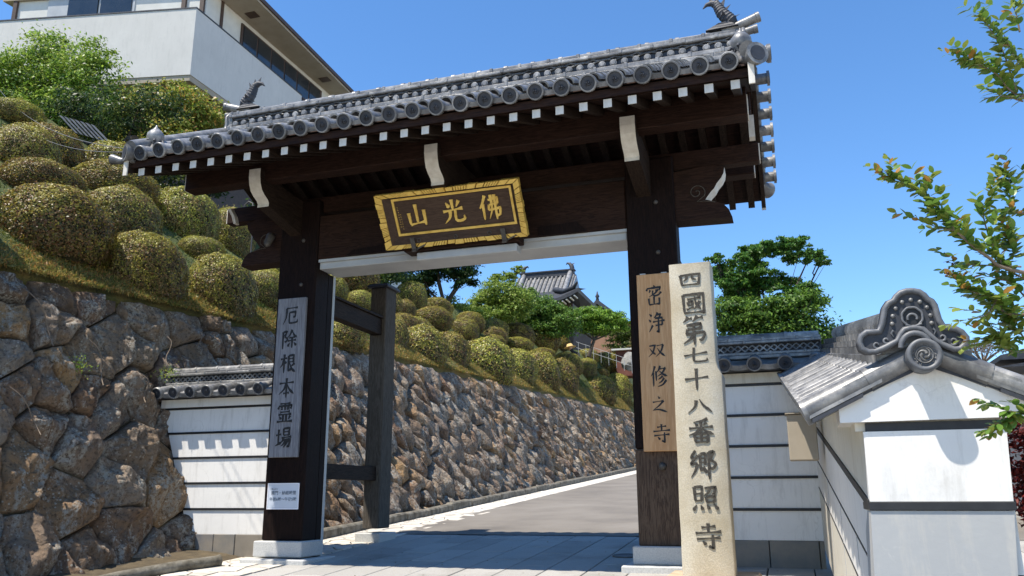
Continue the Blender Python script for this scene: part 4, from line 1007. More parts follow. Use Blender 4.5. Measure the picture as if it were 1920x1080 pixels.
# ------------------------------------------------------------------ inscribed stone pillar
sp_ = empty('stone_pillar', (-.56, 6.1, gz(6.1)), 'tall square granite pillar carved with a column of dark characters right of the gate', 'stone pillar')
zz = list(np.linspace(.028, 2.2135, 46))
def pw(z):   # left and right edge of the shaft at height z
    l = -.7405 + .0155 * (z / 2.2); r = -.3935
    if z > 1.453: r -= .033
    elif z > 1.393: r -= .033 * (z - 1.393) / .06
    return l, r
b = MB(); vs = []; n = 16
for z in zz:
    l, r = pw(z); e = .008
    P_ = [(l + e, 6.0), (l + (r - l) * .33, 5.997), (l + (r - l) * .66, 5.997), (r - e, 6.0), (r, 6.0 + e), (r, 6.08), (r, 6.16), (r, 6.25 - e), (r - e, 6.25), (l + (r - l) * .66, 6.25), (l + (r - l) * .33, 6.25), (l + e, 6.25), (l, 6.25 - e), (l, 6.16), (l, 6.08), (l, 6.0 + e)]
    for x, y in P_:
        q = Vector((x * 7, y * 7, z * 5)); vs.append((x + .005 * noise.noise(q), y + .004 * noise.noise(q + Vector((5, 5, 5))), z + (.006 * noise.noise(q) if z > 2.2 else 0)))
k = len(zz)
b.add(vs, [(i * n + j, i * n + (j + 1) % n, (i + 1) * n + (j + 1) % n, (i + 1) * n + j) for i in range(k - 1) for j in range(n)], 0, True)
top = vs[-n:]; c = (sum(p[0] for p in top) / n, sum(p[1] for p in top) / n, 2.232)
b.add(list(top) + [c], [(j, (j + 1) % n, n) for j in range(n)])
b.build('shaft', MAT['pillar'], sp_)
b = MB(); b.box(-.865, -.235, 5.62, 6.5, -.2, .026, b=.018); b.v = [(x + .008 * noise.noise(Vector((x * 9, y * 9, z * 9))), y, z) for x, y, z in b.v]
b.build('plinth', m_simple('plinth_stone', [(.3, (.34, .25, .15)), (.7, (.55, .46, .34))], 6, .9, .3, which='World'), sp_)
zc = [2.34, 2.135, 1.90, 1.69, 1.49, 1.27, 1.07, .80, .535, .245]; hh = [.155, .20, .25, .15, .19, .15, .20, .24, .21, .21]
INS = m_simple('inscription_ink', [(.35, (.028, .025, .02)), (.6, (.06, .052, .04)), (.85, (.20, .17, .12))], 60, .9, .3, which='World')
for i, ch in enumerate('四國第七十八番郷照寺'):
    b = MB(); brush(b, ch, -.577 + .859 * [.0, .02, .01, .012, .008, .02, .02, .02, .02, .03][i], .56 + (zc[i] - .56) * .859, .185, hh[i] * .859, 10.3, -.012, .0050, flat(5.997), .0003)
    b.build('character', INS, sp_)

# ------------------------------------------------------------------ plaster walls either side of the gate
ZB = [.19, .44, .705, .97, 1.235, 1.50]
def plaster_wall(root, x0f, x1, y, tiles_x0, tiles_x1, nd, disc_sp, dark_base, lean=None):
    for i in range(5):
        z0, z1 = ZB[i] + (.012 if i else 0), ZB[i + 1] - .012
        b = MB(); b.hull([(x0f(z), yy, z) for z in (z0, z1) for yy in (y, y + .3)] + [(x1, yy, z) for z in (z0, z1) for yy in (y, y + .3)]); b.build('plaster_panel', MAT['plaster'], root)
        z = ZB[i + 1]; b = MB(); b.hull([(x0f(z), yy, zz_) for zz_ in (z - .011, z + .011) for yy in (y - .012, y + .312)] + [(x1, yy, zz_) for zz_ in (z - .011, z + .011) for yy in (y - .012, y + .312)]); b.build('black_batten', MAT['black'], root)
    b = MB(); b.hull([(x0f(1.55), yy, z) for z in (1.512, 1.60) for yy in (y - .03, y + .33)] + [(x1, yy, z) for z in (1.512, 1.60) for yy in (y - .03, y + .33)]); b.build('plaster_cornice', MAT['plaster_old'] if dark_base else MAT['plaster'], root)
    # dark flagstones of the base
    xs_ = [x0f(.1) - .1]
    while xs_[-1] < x1: xs_.append(xs_[-1] + random.uniform(.25, .42))
    xs_[-1] = x1
    for a, c in zip(xs_[:-1], xs_[1:]):
        if c - a < .03: continue
        b = MB(); d = random.uniform(0, .01); b.box(a + .003, c - .003, y - .005 - d, y + .3, -.2, .188, b=.004)
        b.build('base_flag', m_simple('flag_' + str(random.random())[2:6], [(.3, random.choice([(.12, .13, .13), (.17, .15, .12), (.11, .12, .14)])), (.7, random.choice([(.2, .2, .19), (.24, .21, .17)]))], 4, .6, .2, which='World'), root)
    # little tiled roof
    yr = y + .15; a = R(24); e0, z0 = y - .20, 1.665
    cv = cover_mesh(.32, .052); ev = eave_mesh(.26, .05, .066); pn = pan_mesh(disc_sp, .34, .024, True)
    for i in range(nd):
        x = tiles_x0 + i * disc_sp
        for rz, yy in ((0, e0), (PI, 2 * yr - e0)):
            link('eave_tile', ev, root, (x, yy, z0 - .01), (a - .1, 0, rz))
            link('pan_tile', pn, root, (x + disc_sp / 2, yy + (.012 if rz == 0 else -.012), z0 + .004), (a, 0, rz))
    b = MB(); b.prism([(e0 + .04, z0 - .055), (e0 + .04, z0 - .02), (yr, z0 + .10), (2 * yr - e0 - .04, z0 - .02), (2 * yr - e0 - .04, z0 - .055)], tiles_x0 - .05, tiles_x1, 'X'); b.build('roof_bed', MAT['tile_dark'], root)
    xa = tiles_x0 - .08
    for (za, zb_, hw, L, off) in ((1.728, 1.760, .17, .29, 0), (1.762, 1.790, .15, .29, .14), (1.866, 1.890, .15, .29, .07), (1.892, 1.918, .125, .29, .2)):
        x = xa - off
        while x < tiles_x1:
            p, q = max(x, xa), min(x + L, tiles_x1)
            if q - p > .03:
                b = MB(); b.box(p + .002, q - .002, yr - hw, yr + hw, za, zb_, b=.006)
                if p > xa: b.box(p - .012, p + .012, yr - hw - .005, yr + hw + .005, za, zb_ + .006, b=.004)
                b.build('ridge_tile', MAT['tile'], root)
            x += L
    b = MB(); b.box(xa + .02, tiles_x1, yr - .09, yr + .09, 1.79, 1.866); b.build('ridge_core', MAT['tile_dark'], root)
    ow = MB(); s0 = .062
    for sx in (-1, 1):
        ow.tube([(-s0 / 2, -.108, .038 - sx * .028), (s0 / 2, -.108, .038 + sx * .028)], .0085, 5)
    owm_ = ow.mesh('lattice_tile', MAT['tile']); x = xa + .05
    while x < tiles_x1 - .03: link('lattice_tile', owm_, root, (x, yr, 1.79)); x += s0
    x = xa; cm = MB(); cm.tube([(0, 0, 0), (.285, 0, 0)], [.042, .04], 12); cm.tube([(-.004, 0, 0), (.02, 0, 0)], [.048, .047], 12); cmm = cm.mesh('cap_tile', MAT['tile'])
    while x < tiles_x1 - .1: link('cap_tile', cmm, root, (x, yr, 1.935)); x += .287
lw = empty('plaster_wall', (-5.5, 7.75, gz(7.7)), 'white plaster wall with black battens and tiled top between the boulder wall and left gate post', 'wall')
plaster_wall(lw, lambda z: -5.93 - .345 * (z + .03) - .05, -4.955, 7.6, -6.45, -4.957, 7, .213, False)
rwl = empty('plaster_wall', (-.3, 7.75, gz(7.7)), 'shaded white plaster wall with black battens and tiled top behind the carved stone pillar', 'wall')
plaster_wall(rwl, lambda z: -.795, .235, 7.6, -.72, .36, 5, .255, True)

# ------------------------------------------------------------------ sloping side wall with end pier (right)
pw_ = empty('end_wall', (.6, 4.0, -.2), 'white plaster wall climbing the slope towards the gate, ended by a gabled pier with tile ornament', 'wall')
SS = .174
def sx(y): return .324 - .026 * (y - 4.0)
def side_piece(name, z0, z1, m, out=0.0, y0=4.0, y1=7.62, w=.55, sl=SS):
    b = MB(); vs = []
    for y in (y0, y1):
        dz = sl * (y - 4.0)
        for z in (z0, z1): vs += [(sx(y) - out, y, z + dz), (sx(y) + w + out, y, z + dz)]
    b.hull(vs); return b.build(name, m, pw_)
fr = .0
side_piece('plaster_panel', .535, .826, MAT['plaster_old'], 0, 4.012)
side_piece('black_batten', .497, .533, MAT['black'], .008, 4.012)
side_piece('plaster_panel', .238, .495, MAT['plaster'], .0, 4.012)
side_piece('black_batten', .228, .236, MAT['black'], .004, 4.012)
side_piece('plaster_panel', .0, .226, MAT['plaster'], 0, 4.012)
side_piece('black_batten', -.01, -.002, MAT['black'], .004, 4.012)
side_piece('plaster_panel', -.5, -.012, MAT['plaster_old'], .0, 4.012)
side_piece('plaster_eave', .828, .885, MAT['plaster_old'], .03, 4.012, w=.55)
for yy_ in (4.75, 5.6, 6.5):   # fine vertical joints
    b = MB(); b.box(sx(yy_) - .003, sx(yy_) + .01, yy_, yy_ + .006, -.4 + SS * (yy_ - 4), .22 + SS * (yy_ - 4)); b.build('joint_strip', MAT['plaster_low'], pw_)
# pier front
b = MB(); b.hull([(x, y, z) for (x, z) in ((.322, .53), (.867, .53), (.324, .826), (.880, .826)) for y in (3.985, 4.3)]); b.build('pier_face', MAT['plaster'], pw_)
b = MB(); b.box(.316, .872, 3.978, 4.3, .494, .528, b=.002); b.build('black_batten', MAT['black'], pw_)
b = MB(); b.hull([(x, y, z) for (x, z) in ((.300, .0), (.826, .0), (.320, .492), (.864, .492)) for y in (3.985, 4.3)]); b.build('pier_foot', MAT['plaster_low'], pw_)
b = MB(); b.box(.300, .826, 3.985, 4.3, -.5, -.002); b.build('pier_foot', MAT['plaster_low'], pw_)
b = MB(); b.box(.335, .872, 3.995, 4.3, .8265, .864); b.build('black_batten', MAT['black'], pw_)
archp = [(.232, .866), (.232, .985), (.30, 1.02), (.40, 1.06), (.50, 1.095), (.60, 1.105), (.70, 1.09), (.80, 1.06), (.90, 1.025), (.985, .985), (.985, .872)]
b = MB(); b.prism(archp, 3.962, 4.25, 'Y'); b.build('gable_block', MAT['plaster'], pw_)
# tiled roof of the side wall
aR = math.atan2(.235, .47)
tl_root = pw_
def roof_pt(side, t, y, lift=0.0):     # t from eave 0 to ridge 1
    xe, xr = (.115, .60) if side < 0 else (1.085, .60)
    x = xe + (xr - xe) * t - .026 * (y - 4); z = .93 + .235 * t + SS * (y - 4) + lift
    return Vector((x, y, z))
for side in (-1, 1):
    b = MB(); vs = []
    for y in (3.95, 7.75):
        for t, l in ((-.02, -.035), (-.02, -.015), (1, -.015), (1, -.06)): vs.append(tuple(roof_pt(side, t, y, l)))
    b.add(vs, [(0, 1, 2, 3), (7, 6, 5, 4), (0, 4, 5, 1), (1, 5, 6, 2), (2, 6, 7, 3), (3, 7, 4, 0)]); b.build('roof_bed', MAT['tile_dark'], pw_)
    y = 3.985; i = 0
    while y < 7.6:
        for (t0, t1) in ((-.03, .52), (.5, 1.02)):
            p0, p1 = roof_pt(side, t0, y), roof_pt(side, t1, y); r_ = .05 if i else .058
            b = MB(); d_ = (p1 - p0).normalized(); b.tube([p0, p0.lerp(p1, .5), p1], [r_, r_ * .96, r_ * .92], 14); b.build('cover_tile', MAT['tile'], pw_)
        if True:
            p0 = roof_pt(side, -.03, y); b = MB(); dx = Vector((side * .02, 0, -.008)); b.tube([p0, p0 + dx], [.058, .058], 16); b.build('eave_disc', MAT['tile'], pw_)
        # pan tiles
        for (t0, t1, l) in ((-.05, .4, .004), (.35, .7, .008), (.65, 1, .010)):
            b = MB(); vs = []
            for k in range(5):
                yy = y + .2 * k / 4; sg = -.018 * (1 - (k / 2 - 1) ** 2)
                vs += [tuple(roof_pt(side, t0, yy, l + .012 + sg)), tuple(roof_pt(side, t1, yy, l - .002 + sg)), tuple(roof_pt(side, t0, yy, l - .008 + sg))]
            b.add(vs, [(3 * k, 3 * k + 1, 3 * k + 4, 3 * k + 3) for k in range(4)] + [(3 * k + 2, 3 * k, 3 * k + 3, 3 * k + 5) for k in range(4)], 0, True); b.build('pan_tile', MAT['tile'], pw_)
        y += .2; i += 1
    # verge slabs at the gable
    for (t0, t1, l0, th_, m_) in ((-.02, .62, -.03, .016, 'tile'), (.0, .45, -.052, .018, 'tile_dark'), (.28, .9, .015, .02, 'tile')):
        b = MB(); b.hull([tuple(roof_pt(side, t, y, l)) for t in (t0, t1) for y in (3.932, 4.1) for l in (l0, l0 + th_)]); b.build('verge_slab', MAT[m_], pw_)
for (z0, z1, hw, off) in ((1.125, 1.165, .19, 0), (1.167, 1.205, .165, .14), (1.207, 1.245, .14, .05), (1.247, 1.285, .12, .2)):
    y = 3.98 - off
    while y < 7.75:
        a, c = max(y, 3.98), min(y + .29, 7.75)
        if c - a > .04:
            b = MB(); vs = []
            for yy in (a + .002, c - .002):
                for sgn in (-1, 1):
                    for z in (z0, z1): vs.append((.60 - .026 * (yy - 4) + sgn * hw, yy, z + SS * .93 * (yy - 4)))
            b.hull(vs); b.build('ridge_tile', MAT['tile'], pw_)
        y += .29
y = 4.0
while y < 7.7:
    b = MB(); x = .60 - .026 * (y - 4); z = 1.325 + SS * .93 * (y - 4)
    dz = .14 * SS * .93
    b.tube([(x, y, z), (x, y + .15, z + dz)], [.058, .052], 12); b.tube([(x, y - .004, z), (x, y + .025, z + .003)], [.066, .064], 12); b.build('ridge_cap_tile', MAT['tile'], pw_); y += .155
# ornament (cloud-shaped demon tile)
full = [(0.585, 1.438), (0.615, 1.431), (0.635, 1.415), (0.645, 1.397), (0.662, 1.385), (0.674, 1.361), (0.678, 1.332), (0.683, 1.298), (0.694, 1.269), (0.715, 1.247), (0.744, 1.241), (0.764, 1.227), (0.779, 1.202), (0.776, 1.177), (0.751, 1.155), (0.726, 1.154), (0.706, 1.165), (0.682, 1.179), (0.662, 1.192), (0.642, 1.214), (0.609, 1.249), (0.58, 1.257), (0.55, 1.257), (0.523, 1.251), (0.503, 1.231), (0.485, 1.203), (0.453, 1.188), (0.421, 1.173), (0.389, 1.161), (0.362, 1.162), (0.337, 1.178), (0.33, 1.208), (0.339, 1.233), (0.363, 1.25), (0.39, 1.249), (0.415, 1.266), (0.429, 1.295), (0.439, 1.332), (0.448, 1.366), (0.466, 1.39), (0.49, 1.399), (0.503, 1.417), (0.524, 1.432), (0.555, 1.439)]
XO = .563
orn = MB(); orn.prism(full, 3.93, 3.985, 'Y', 0); orn.build('ornament_plate', MAT['tile_dark'], pw_)
b = MB(); cxo, czo = .56, 1.27
rimp = [(x + (.013 if x < XO else -.013) * min(1, abs(x - XO) * 12), z - .010 if z > 1.26 else z + .006) for x, z in full]
b.tube([(x, 3.926, z) for x, z in rimp + rimp[:1]], .0135, 8); b.build('ornament_rim', MAT['tile_mid'], pw_)
for (x, z) in [(0.569, 1.388), (0.604, 1.377), (0.629, 1.35), (0.639, 1.314), (0.64, 1.28), (0.533, 1.381), (0.504, 1.355), (0.489, 1.321), (0.483, 1.287)]:
    b = MB(); b.lathe([(0, 0), (.0095, 0), (.009, .006), (.005, .010), (0, .011)], 12, M=Matrix.Translation((x, 3.93, z)) @ Matrix.Rotation(PI / 2, 4, 'X')); b.build('boss', MAT['tile'], pw_)
b = MB(); nn = 64; pts = [(.566 + (.040 + .002 * abs(math.sin(4 * a))) * math.cos(a), 3.923, 1.312 + (.041 + .002 * abs(math.sin(4 * a))) * math.sin(a)) for a in [2 * PI * k / nn for k in range(nn + 1)]]
b.tube(pts, .0055, 6); b.tube([(.566 + .019 * math.cos(a), 3.926, 1.306 + .019 * math.sin(a)) for a in [R(-20 + 220 * k / 12) for k in range(13)]], .006, 6)
b.tube([(.535, 3.92, 1.277), (.553, 3.92, 1.271), (.566, 3.92, 1.266), (.580, 3.92, 1.271), (.60, 3.92, 1.279)], .0055, 6); b.build('ornament_flower', MAT['tile_mid'], pw_)
b = MB(); b.tube([(.566, 3.932, 1.312), (.566, 3.9295, 1.312)], [.038, .038], 28); b.build('ornament_hollow_shade', MAT['black'], pw_)  # flat black disc, painted shade of the hole inside the flower
def spiral(cx, cz, r0, r1, a0, a1, n=14): return [(cx + (r0 + (r1 - r0) * k / n) * math.cos(a0 + (a1 - a0) * k / n), 3.924, cz + (r0 + (r1 - r0) * k / n) * math.sin(a0 + (a1 - a0) * k / n)) for k in range(n + 1)]
for s_ in (-1, 1):
    b = MB()
    for (cx, cz, r0) in ((.110, 1.214, .017), (.150, 1.196, .019)):
        b.tube([(XO + s_ * cx + s_ * (p[0] - 0), p[1], p[2]) for p in spiral(0, cz, r0, .005, -2.2, 3.0)], [.0065 - .0002 * k for k in range(15)], 6)
    b.tube([(XO + s_ * .078, 3.925, 1.256), (XO + s_ * .088, 3.925, 1.245), (XO + s_ * .08, 3.925, 1.228)], [.006, .005, .0015], 6)
    b.build('ornament_scroll', MAT['tile_mid'], pw_)
b = MB(); b.tube([(.563 + .058 * math.cos(a), 3.905, 1.175 + .062 * math.sin(a)) for a in [R(k * 15) for k in range(13)]], .012, 8)
b.build('arched_tile', MAT['tile_mid'], pw_)
XD, ZD = .586, 1.133
b = MB(); Md = Matrix.Translation((XD, 3.93, ZD)) @ Matrix.Rotation(PI / 2, 4, 'X')
b.lathe([(0, -.1), (.068, -.1), (.071, .075), (.067, .085), (.053, .085), (.050, .072), (0, .072)], 40, M=Md); b.build('tomoe_disc', MAT['tile_mid'], pw_)
b = MB(); yd = 3.93 - .075
b.tube([(XD + .034 * math.cos(a), yd, ZD + .034 * math.sin(a)) for a in [2 * PI * k / 30 for k in range(31)]], .0028, 5)
for k in range(3):
    a0 = k * 2 * PI / 3 + .6; pts = [(XD + (.009 + .021 * t) * math.cos(a0 + 2.9 * t), yd, ZD + (.009 + .021 * t) * math.sin(a0 + 2.9 * t)) for t in [q / 10 for q in range(11)]]
    b.tube(pts, [.0085 * (1 - .85 * q / 10) for q in range(11)], 6)
for k in range(16):
    a = 2 * PI * k / 16; b.lathe([(0, 0), (.0035, 0), (.0025, .0035), (0, .004)], 8, M=Matrix.Translation((XD + .0425 * math.cos(a), yd + .004, ZD + .0425 * math.sin(a))) @ Matrix.Rotation(PI / 2, 4, 'X'))
b.build('swirl_crest', MAT['tile'], pw_)
# utility box
ub = MB(); ub.box(.015, .215, 6.45, 6.62, .80, 1.13, b=.006); o = ub.build('utility_box', MAT['soffit']); tag(o, 'beige metal utility box mounted in the corner of the plaster walls', 'utility box')
l_ = MB(); l_.box(.005, .225, 6.43, 6.64, 1.132, 1.14); l_.build('lid', MAT['soffit'], o)

# ------------------------------------------------------------------ clipped azalea bushes
def bush_mesh(idx, n, ls):
    sd_ = idx * 13.7
    u = np.random.rand(n); th_ = 2 * PI * np.random.rand(n); cz = 1 - 1.62 * u
    sr = np.sqrt(1 - cz ** 2); D = np.column_stack([sr * np.cos(th_), sr * np.sin(th_), cz])
    rad = np.array([1 + .10 * noise.noise(Vector(d) * 1.6 + Vector((sd_, 0, 0))) + .05 * noise.noise(Vector(d) * 4 + Vector((0, sd_, 0))) + .025 * noise.noise(Vector(d) * 11 + Vector((0, sd_, 4))) for d in D])
    rad += np.where(np.random.rand(n) < .03, np.random.rand(n) * .10, 0)
    lay = 1 - np.random.rand(n) ** 2.2 * .10
    P = D * (rad * lay)[:, None]
    pw2 = .9; P[:, 2] = np.sign(P[:, 2]) * np.abs(P[:, 2]) ** pw2
    Nn = D + np.random.normal(size=(n, 3)) * .36
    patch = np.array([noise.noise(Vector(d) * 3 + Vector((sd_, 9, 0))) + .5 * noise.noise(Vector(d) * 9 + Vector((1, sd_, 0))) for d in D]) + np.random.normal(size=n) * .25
    t = np.clip(.5 + patch * .9 - .6 * (D[:, 2] - .35), 0, 1)[:, None]  # height bias: yellow new growth, plus sunlit tops and shaded lower sides painted in
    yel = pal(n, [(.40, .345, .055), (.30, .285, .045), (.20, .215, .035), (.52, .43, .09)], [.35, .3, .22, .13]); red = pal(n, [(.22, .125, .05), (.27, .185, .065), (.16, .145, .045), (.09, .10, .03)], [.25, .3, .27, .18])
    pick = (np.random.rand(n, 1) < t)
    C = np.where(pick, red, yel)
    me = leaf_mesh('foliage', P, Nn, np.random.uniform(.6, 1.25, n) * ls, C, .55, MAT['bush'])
    return me
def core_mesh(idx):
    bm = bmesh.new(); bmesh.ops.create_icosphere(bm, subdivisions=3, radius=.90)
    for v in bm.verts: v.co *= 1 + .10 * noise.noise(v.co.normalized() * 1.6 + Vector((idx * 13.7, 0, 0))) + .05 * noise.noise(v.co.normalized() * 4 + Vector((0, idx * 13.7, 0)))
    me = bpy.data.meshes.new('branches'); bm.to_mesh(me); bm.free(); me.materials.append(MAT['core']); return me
near_v = [(bush_mesh(i, 26000, .052), core_mesh(i)) for i in range(4)]
far_v = [(bush_mesh(i + 5, 12000, .070), core_mesh(i + 5)) for i in range(4)]
BU = [(-7.61,6.85,3.51,.59,.45,'big rounded azalea bush with one red bloom at the far left above the boulder wall'),
(-7.23,7.93,3.28,.52,.44,'rounded azalea bush on the wall edge right of the big bush with the red bloom'),
(-8.66,8.87,4.39,.50,.44,'second-row azalea bush up the slope behind the wall-edge bush left of the plaster wall'),
(-9.04,7.87,4.57,.53,.29,'flat-topped azalea bush peeping up directly behind the big bush with the red bloom'),
(-10.05,10.04,5.46,.62,.36,'azalea bush high on the slope under the left corner of the gate eaves'),
(-9.59,11.24,5.25,.58,.52,'azalea bush under the left gable of the gate roof, left of the dark green bush'),
(-9.88,8.24,5.26,.46,.40,'azalea bush at the left picture edge above the flat-topped bush'),
(-12.03,9.76,6.88,.43,.25,'topmost azalea bush at the far left, below the leafy green tree'),
(-8.65,10.57,4.38,.37,.22,'small low azalea bush wedged in a gap left of the gate post'),
(-7.23,9.4,3.37,.50,.49,'full azalea bush on the wall edge directly above the roof of the white plaster wall'),
(-9.62,12.55,5.34,.46,.52,'dark green shaded bush beside the carved beam end left of the gate post'),
(-8.92,12.68,4.67,.35,.18,'small yellowish azalea bush touching the left gate post, upper of two'),
(-7.69,11.05,3.75,.38,.37,'azalea bush touching the left gate post, lower of two'),
(-6.93,12.4,3.23,.42,.33,'azalea bush below the upper side rail, between the left gate post and its rear post'),
(-8.73,16.01,4.75,.31,.28,'small azalea bush above the upper side rail, left of the rear post'),
(-9.65,20.64,6.01,.42,.45,'steep azalea bush just right of the rear post top'),
(-9.03,18.93,5.21,.27,.30,'narrow azalea bush hard against the rear post, second one down from its cap'),
(-8.77,20.1,5.17,.51,.37,'broad azalea bush in the middle row right of the rear post'),
(-9.47,22.01,5.98,.44,.28,'azalea bush below the dark tree, behind the broad middle-row bush'),
(-7.31,15.41,3.75,.26,.51,'tall narrow azalea bush in the lowest row against the rear post'),
(-7.16,16.38,3.70,.51,.54,'large azalea bush in the lowest row, first full one right of the rear post'),
(-7.27,18.29,3.90,.43,.56,'azalea bush in the lowest row, second full one right of the rear post'),
(-8.57,21.95,5.21,.40,.37,'azalea bush in the middle row below the trunk of the dark tree'),
(-8.97,23.41,5.74,.44,.36,'azalea bush in the upper row right beside the trunk of the dark tree'),
(-8.86,25.33,5.88,.46,.37,'azalea bush in the upper row below the light green tree'),
(-8.78,27.69,6.12,.57,.45,'yellow-topped azalea bush in the upper row left of the far temple roof'),
(-8.38,23.83,5.18,.39,.23,'small low azalea bush showing only its top in the middle of the slope'),
(-8.37,26.27,5.46,.54,.30,'flat azalea bush in the middle row under the yellow-topped one'),
(-7.11,20.34,3.97,.67,.70,'largest reddish azalea bush in the lowest row at the centre of the gate opening'),
(-7.21,23.36,4.23,.54,.66,'azalea bush in the lowest row next right of the largest reddish one'),
(-7.28,25.92,4.51,.62,.76,'azalea bush in the lowest row, two right of the largest reddish one'),
(-8.75,30.46,6.48,.74,.58,'wide azalea bush in the upper row left of the gardener'),
(-7.22,28.5,4.62,.57,.76,'azalea bush closing the lowest row before the patch of open grass'),
(-8.29,29.27,5.66,.43,.24,'low azalea bush top in front of the wide upper bush left of the gardener'),
(-7.95,31.4,5.57,.58,.50,'azalea bush directly below the gardener with the straw hat'),
(-8.81,33.6,6.83,.45,.36,'azalea bush touching the left side of the straw hat'),
(-7.83,34.4,5.66,.41,.45,'small round azalea bush standing by itself above the patch of open grass'),
(-7.16,34.39,4.89,.74,.69,'azalea bush in the lowest row right after the patch of open grass'),
(-8.52,37.52,6.88,.50,.35,'azalea bush just right of the gardener'),
(-8.31,40.76,7.02,.69,.59,'azalea bush in front of the pale boulder near the rail fence'),
(-8.29,44.72,7.43,.64,.64,'farthest azalea bush beside the right gate post, upper one'),
(-7.3,39.7,5.51,.62,.87,'azalea bush cut off by the edge of the right gate post, lowest row'),
(-8.03,38.43,6.2,.33,.23,'tiny azalea bush tucked above the bush that follows the open grass'),
(-9.75,15.6,5.65,.55,.5,'shaded dark azalea bush right under the lintel beside the left gate post'),
(-9.6,17.3,5.75,.55,.5,'dark azalea bush under the lintel just left of the rear post cap'),
(-9.55,14.1,5.2,.4,.4,'azalea bush half hidden by the left gate post above the side rail'),
(-7.5,5.3,3.35,.55,.48,'azalea bush just outside the left picture edge on the wall top, nearest of all'),
(-8.7,5.9,4.25,.5,.45,'azalea bush just outside the left picture edge, second row'),
(-10.2,6.6,5.4,.55,.45,'azalea bush just outside the left picture edge, third row'),
(-11.0,9.6,6.05,.5,.42,'dark shaded azalea bush beside the slatted shed roof at the left'),
(-11.0,11.0,6.3,.55,.45,'dark shaded azalea bush behind the left end of the gate eaves'),
(-8.94,15.09,4.85,.35,.30,'small shaded azalea bush directly above the upper side rail of the gate'),
(-9.11,17.92,5.12,.43,.36,'azalea bush half hidden by the cap of the rear post, on its left'),
(-8.06,16.76,4.28,.40,.34,'azalea bush just right of the rear post, between lowest and middle rows'),
(-8.15,17.7,4.42,.36,.31,'small azalea mound above the first full bush of the lowest row'),
(-8.58,24.58,5.48,.42,.36,'azalea mound in the middle row beside the low bush showing only its top'),
(-9.32,28.33,6.72,.32,.27,'small azalea mound behind the yellow-topped bush, against the green tree'),
(-7.80,24.75,4.72,.32,.27,'small azalea mound above the bush next right of the largest reddish one'),
(-7.93,27.66,5.11,.39,.33,'azalea mound filling the middle row straight below the temple roof'),
(-9.47,32.52,6.94,.32,.27,'small azalea mound on the top row left of the straw hat'),
(-8.21,36.27,6.28,.39,.33,'azalea mound between the gardener and the rail fence'),
(-7.60,36.28,5.43,.37,.31,'azalea mound behind the bush that follows the patch of open grass'),
(-9.4,41.53,7.41,.35,.29,'faraway azalea mound at the foot of the rail fence')]
bushes = []
for i, (x, y, z, rx, rz, lab) in enumerate(BU):
    v = near_v[i % 4] if i < 13 else far_v[(i * 3) % 4]
    zg = surf(x, y)
    o = empty('azalea_bush', (x, y, zg), lab, 'bush', 'azalea bushes clipped into domes on the slope')
    rz2 = rz * 1.02
    rz2 = rz * (1.2 if i < 13 else 1.1); kx = 1.0 if x < -7.4 else (.88 if i < 13 else 1.06); x -= (.12 * rx if i < 13 else .24) if x >= -7.4 else 0
    fr_ = 0 if kx != 1.0 else i * 1.3
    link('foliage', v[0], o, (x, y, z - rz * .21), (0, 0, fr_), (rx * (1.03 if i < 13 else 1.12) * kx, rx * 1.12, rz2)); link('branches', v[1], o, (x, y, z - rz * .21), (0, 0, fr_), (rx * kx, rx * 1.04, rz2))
    bushes.append(o)
b = MB()
for k in range(5):
    a = k * 2 * PI / 5; c0 = Vector((-7.77, 6.44, 3.70)); b.hull([c0, c0 + Vector((.012 * math.cos(a), -.012, .012 * math.sin(a))), c0 + Vector((.028 * math.cos(a + .3), -.015, .028 * math.sin(a + .3))), c0 + Vector((.028 * math.cos(a - .3), -.01, .028 * math.sin(a - .3)))])
b.build('bloom', m_simple('red_petal', [(.3, (.5, .03, .02)), (.7, (.6, .06, .03))], 5, .5, 0), bushes[0])

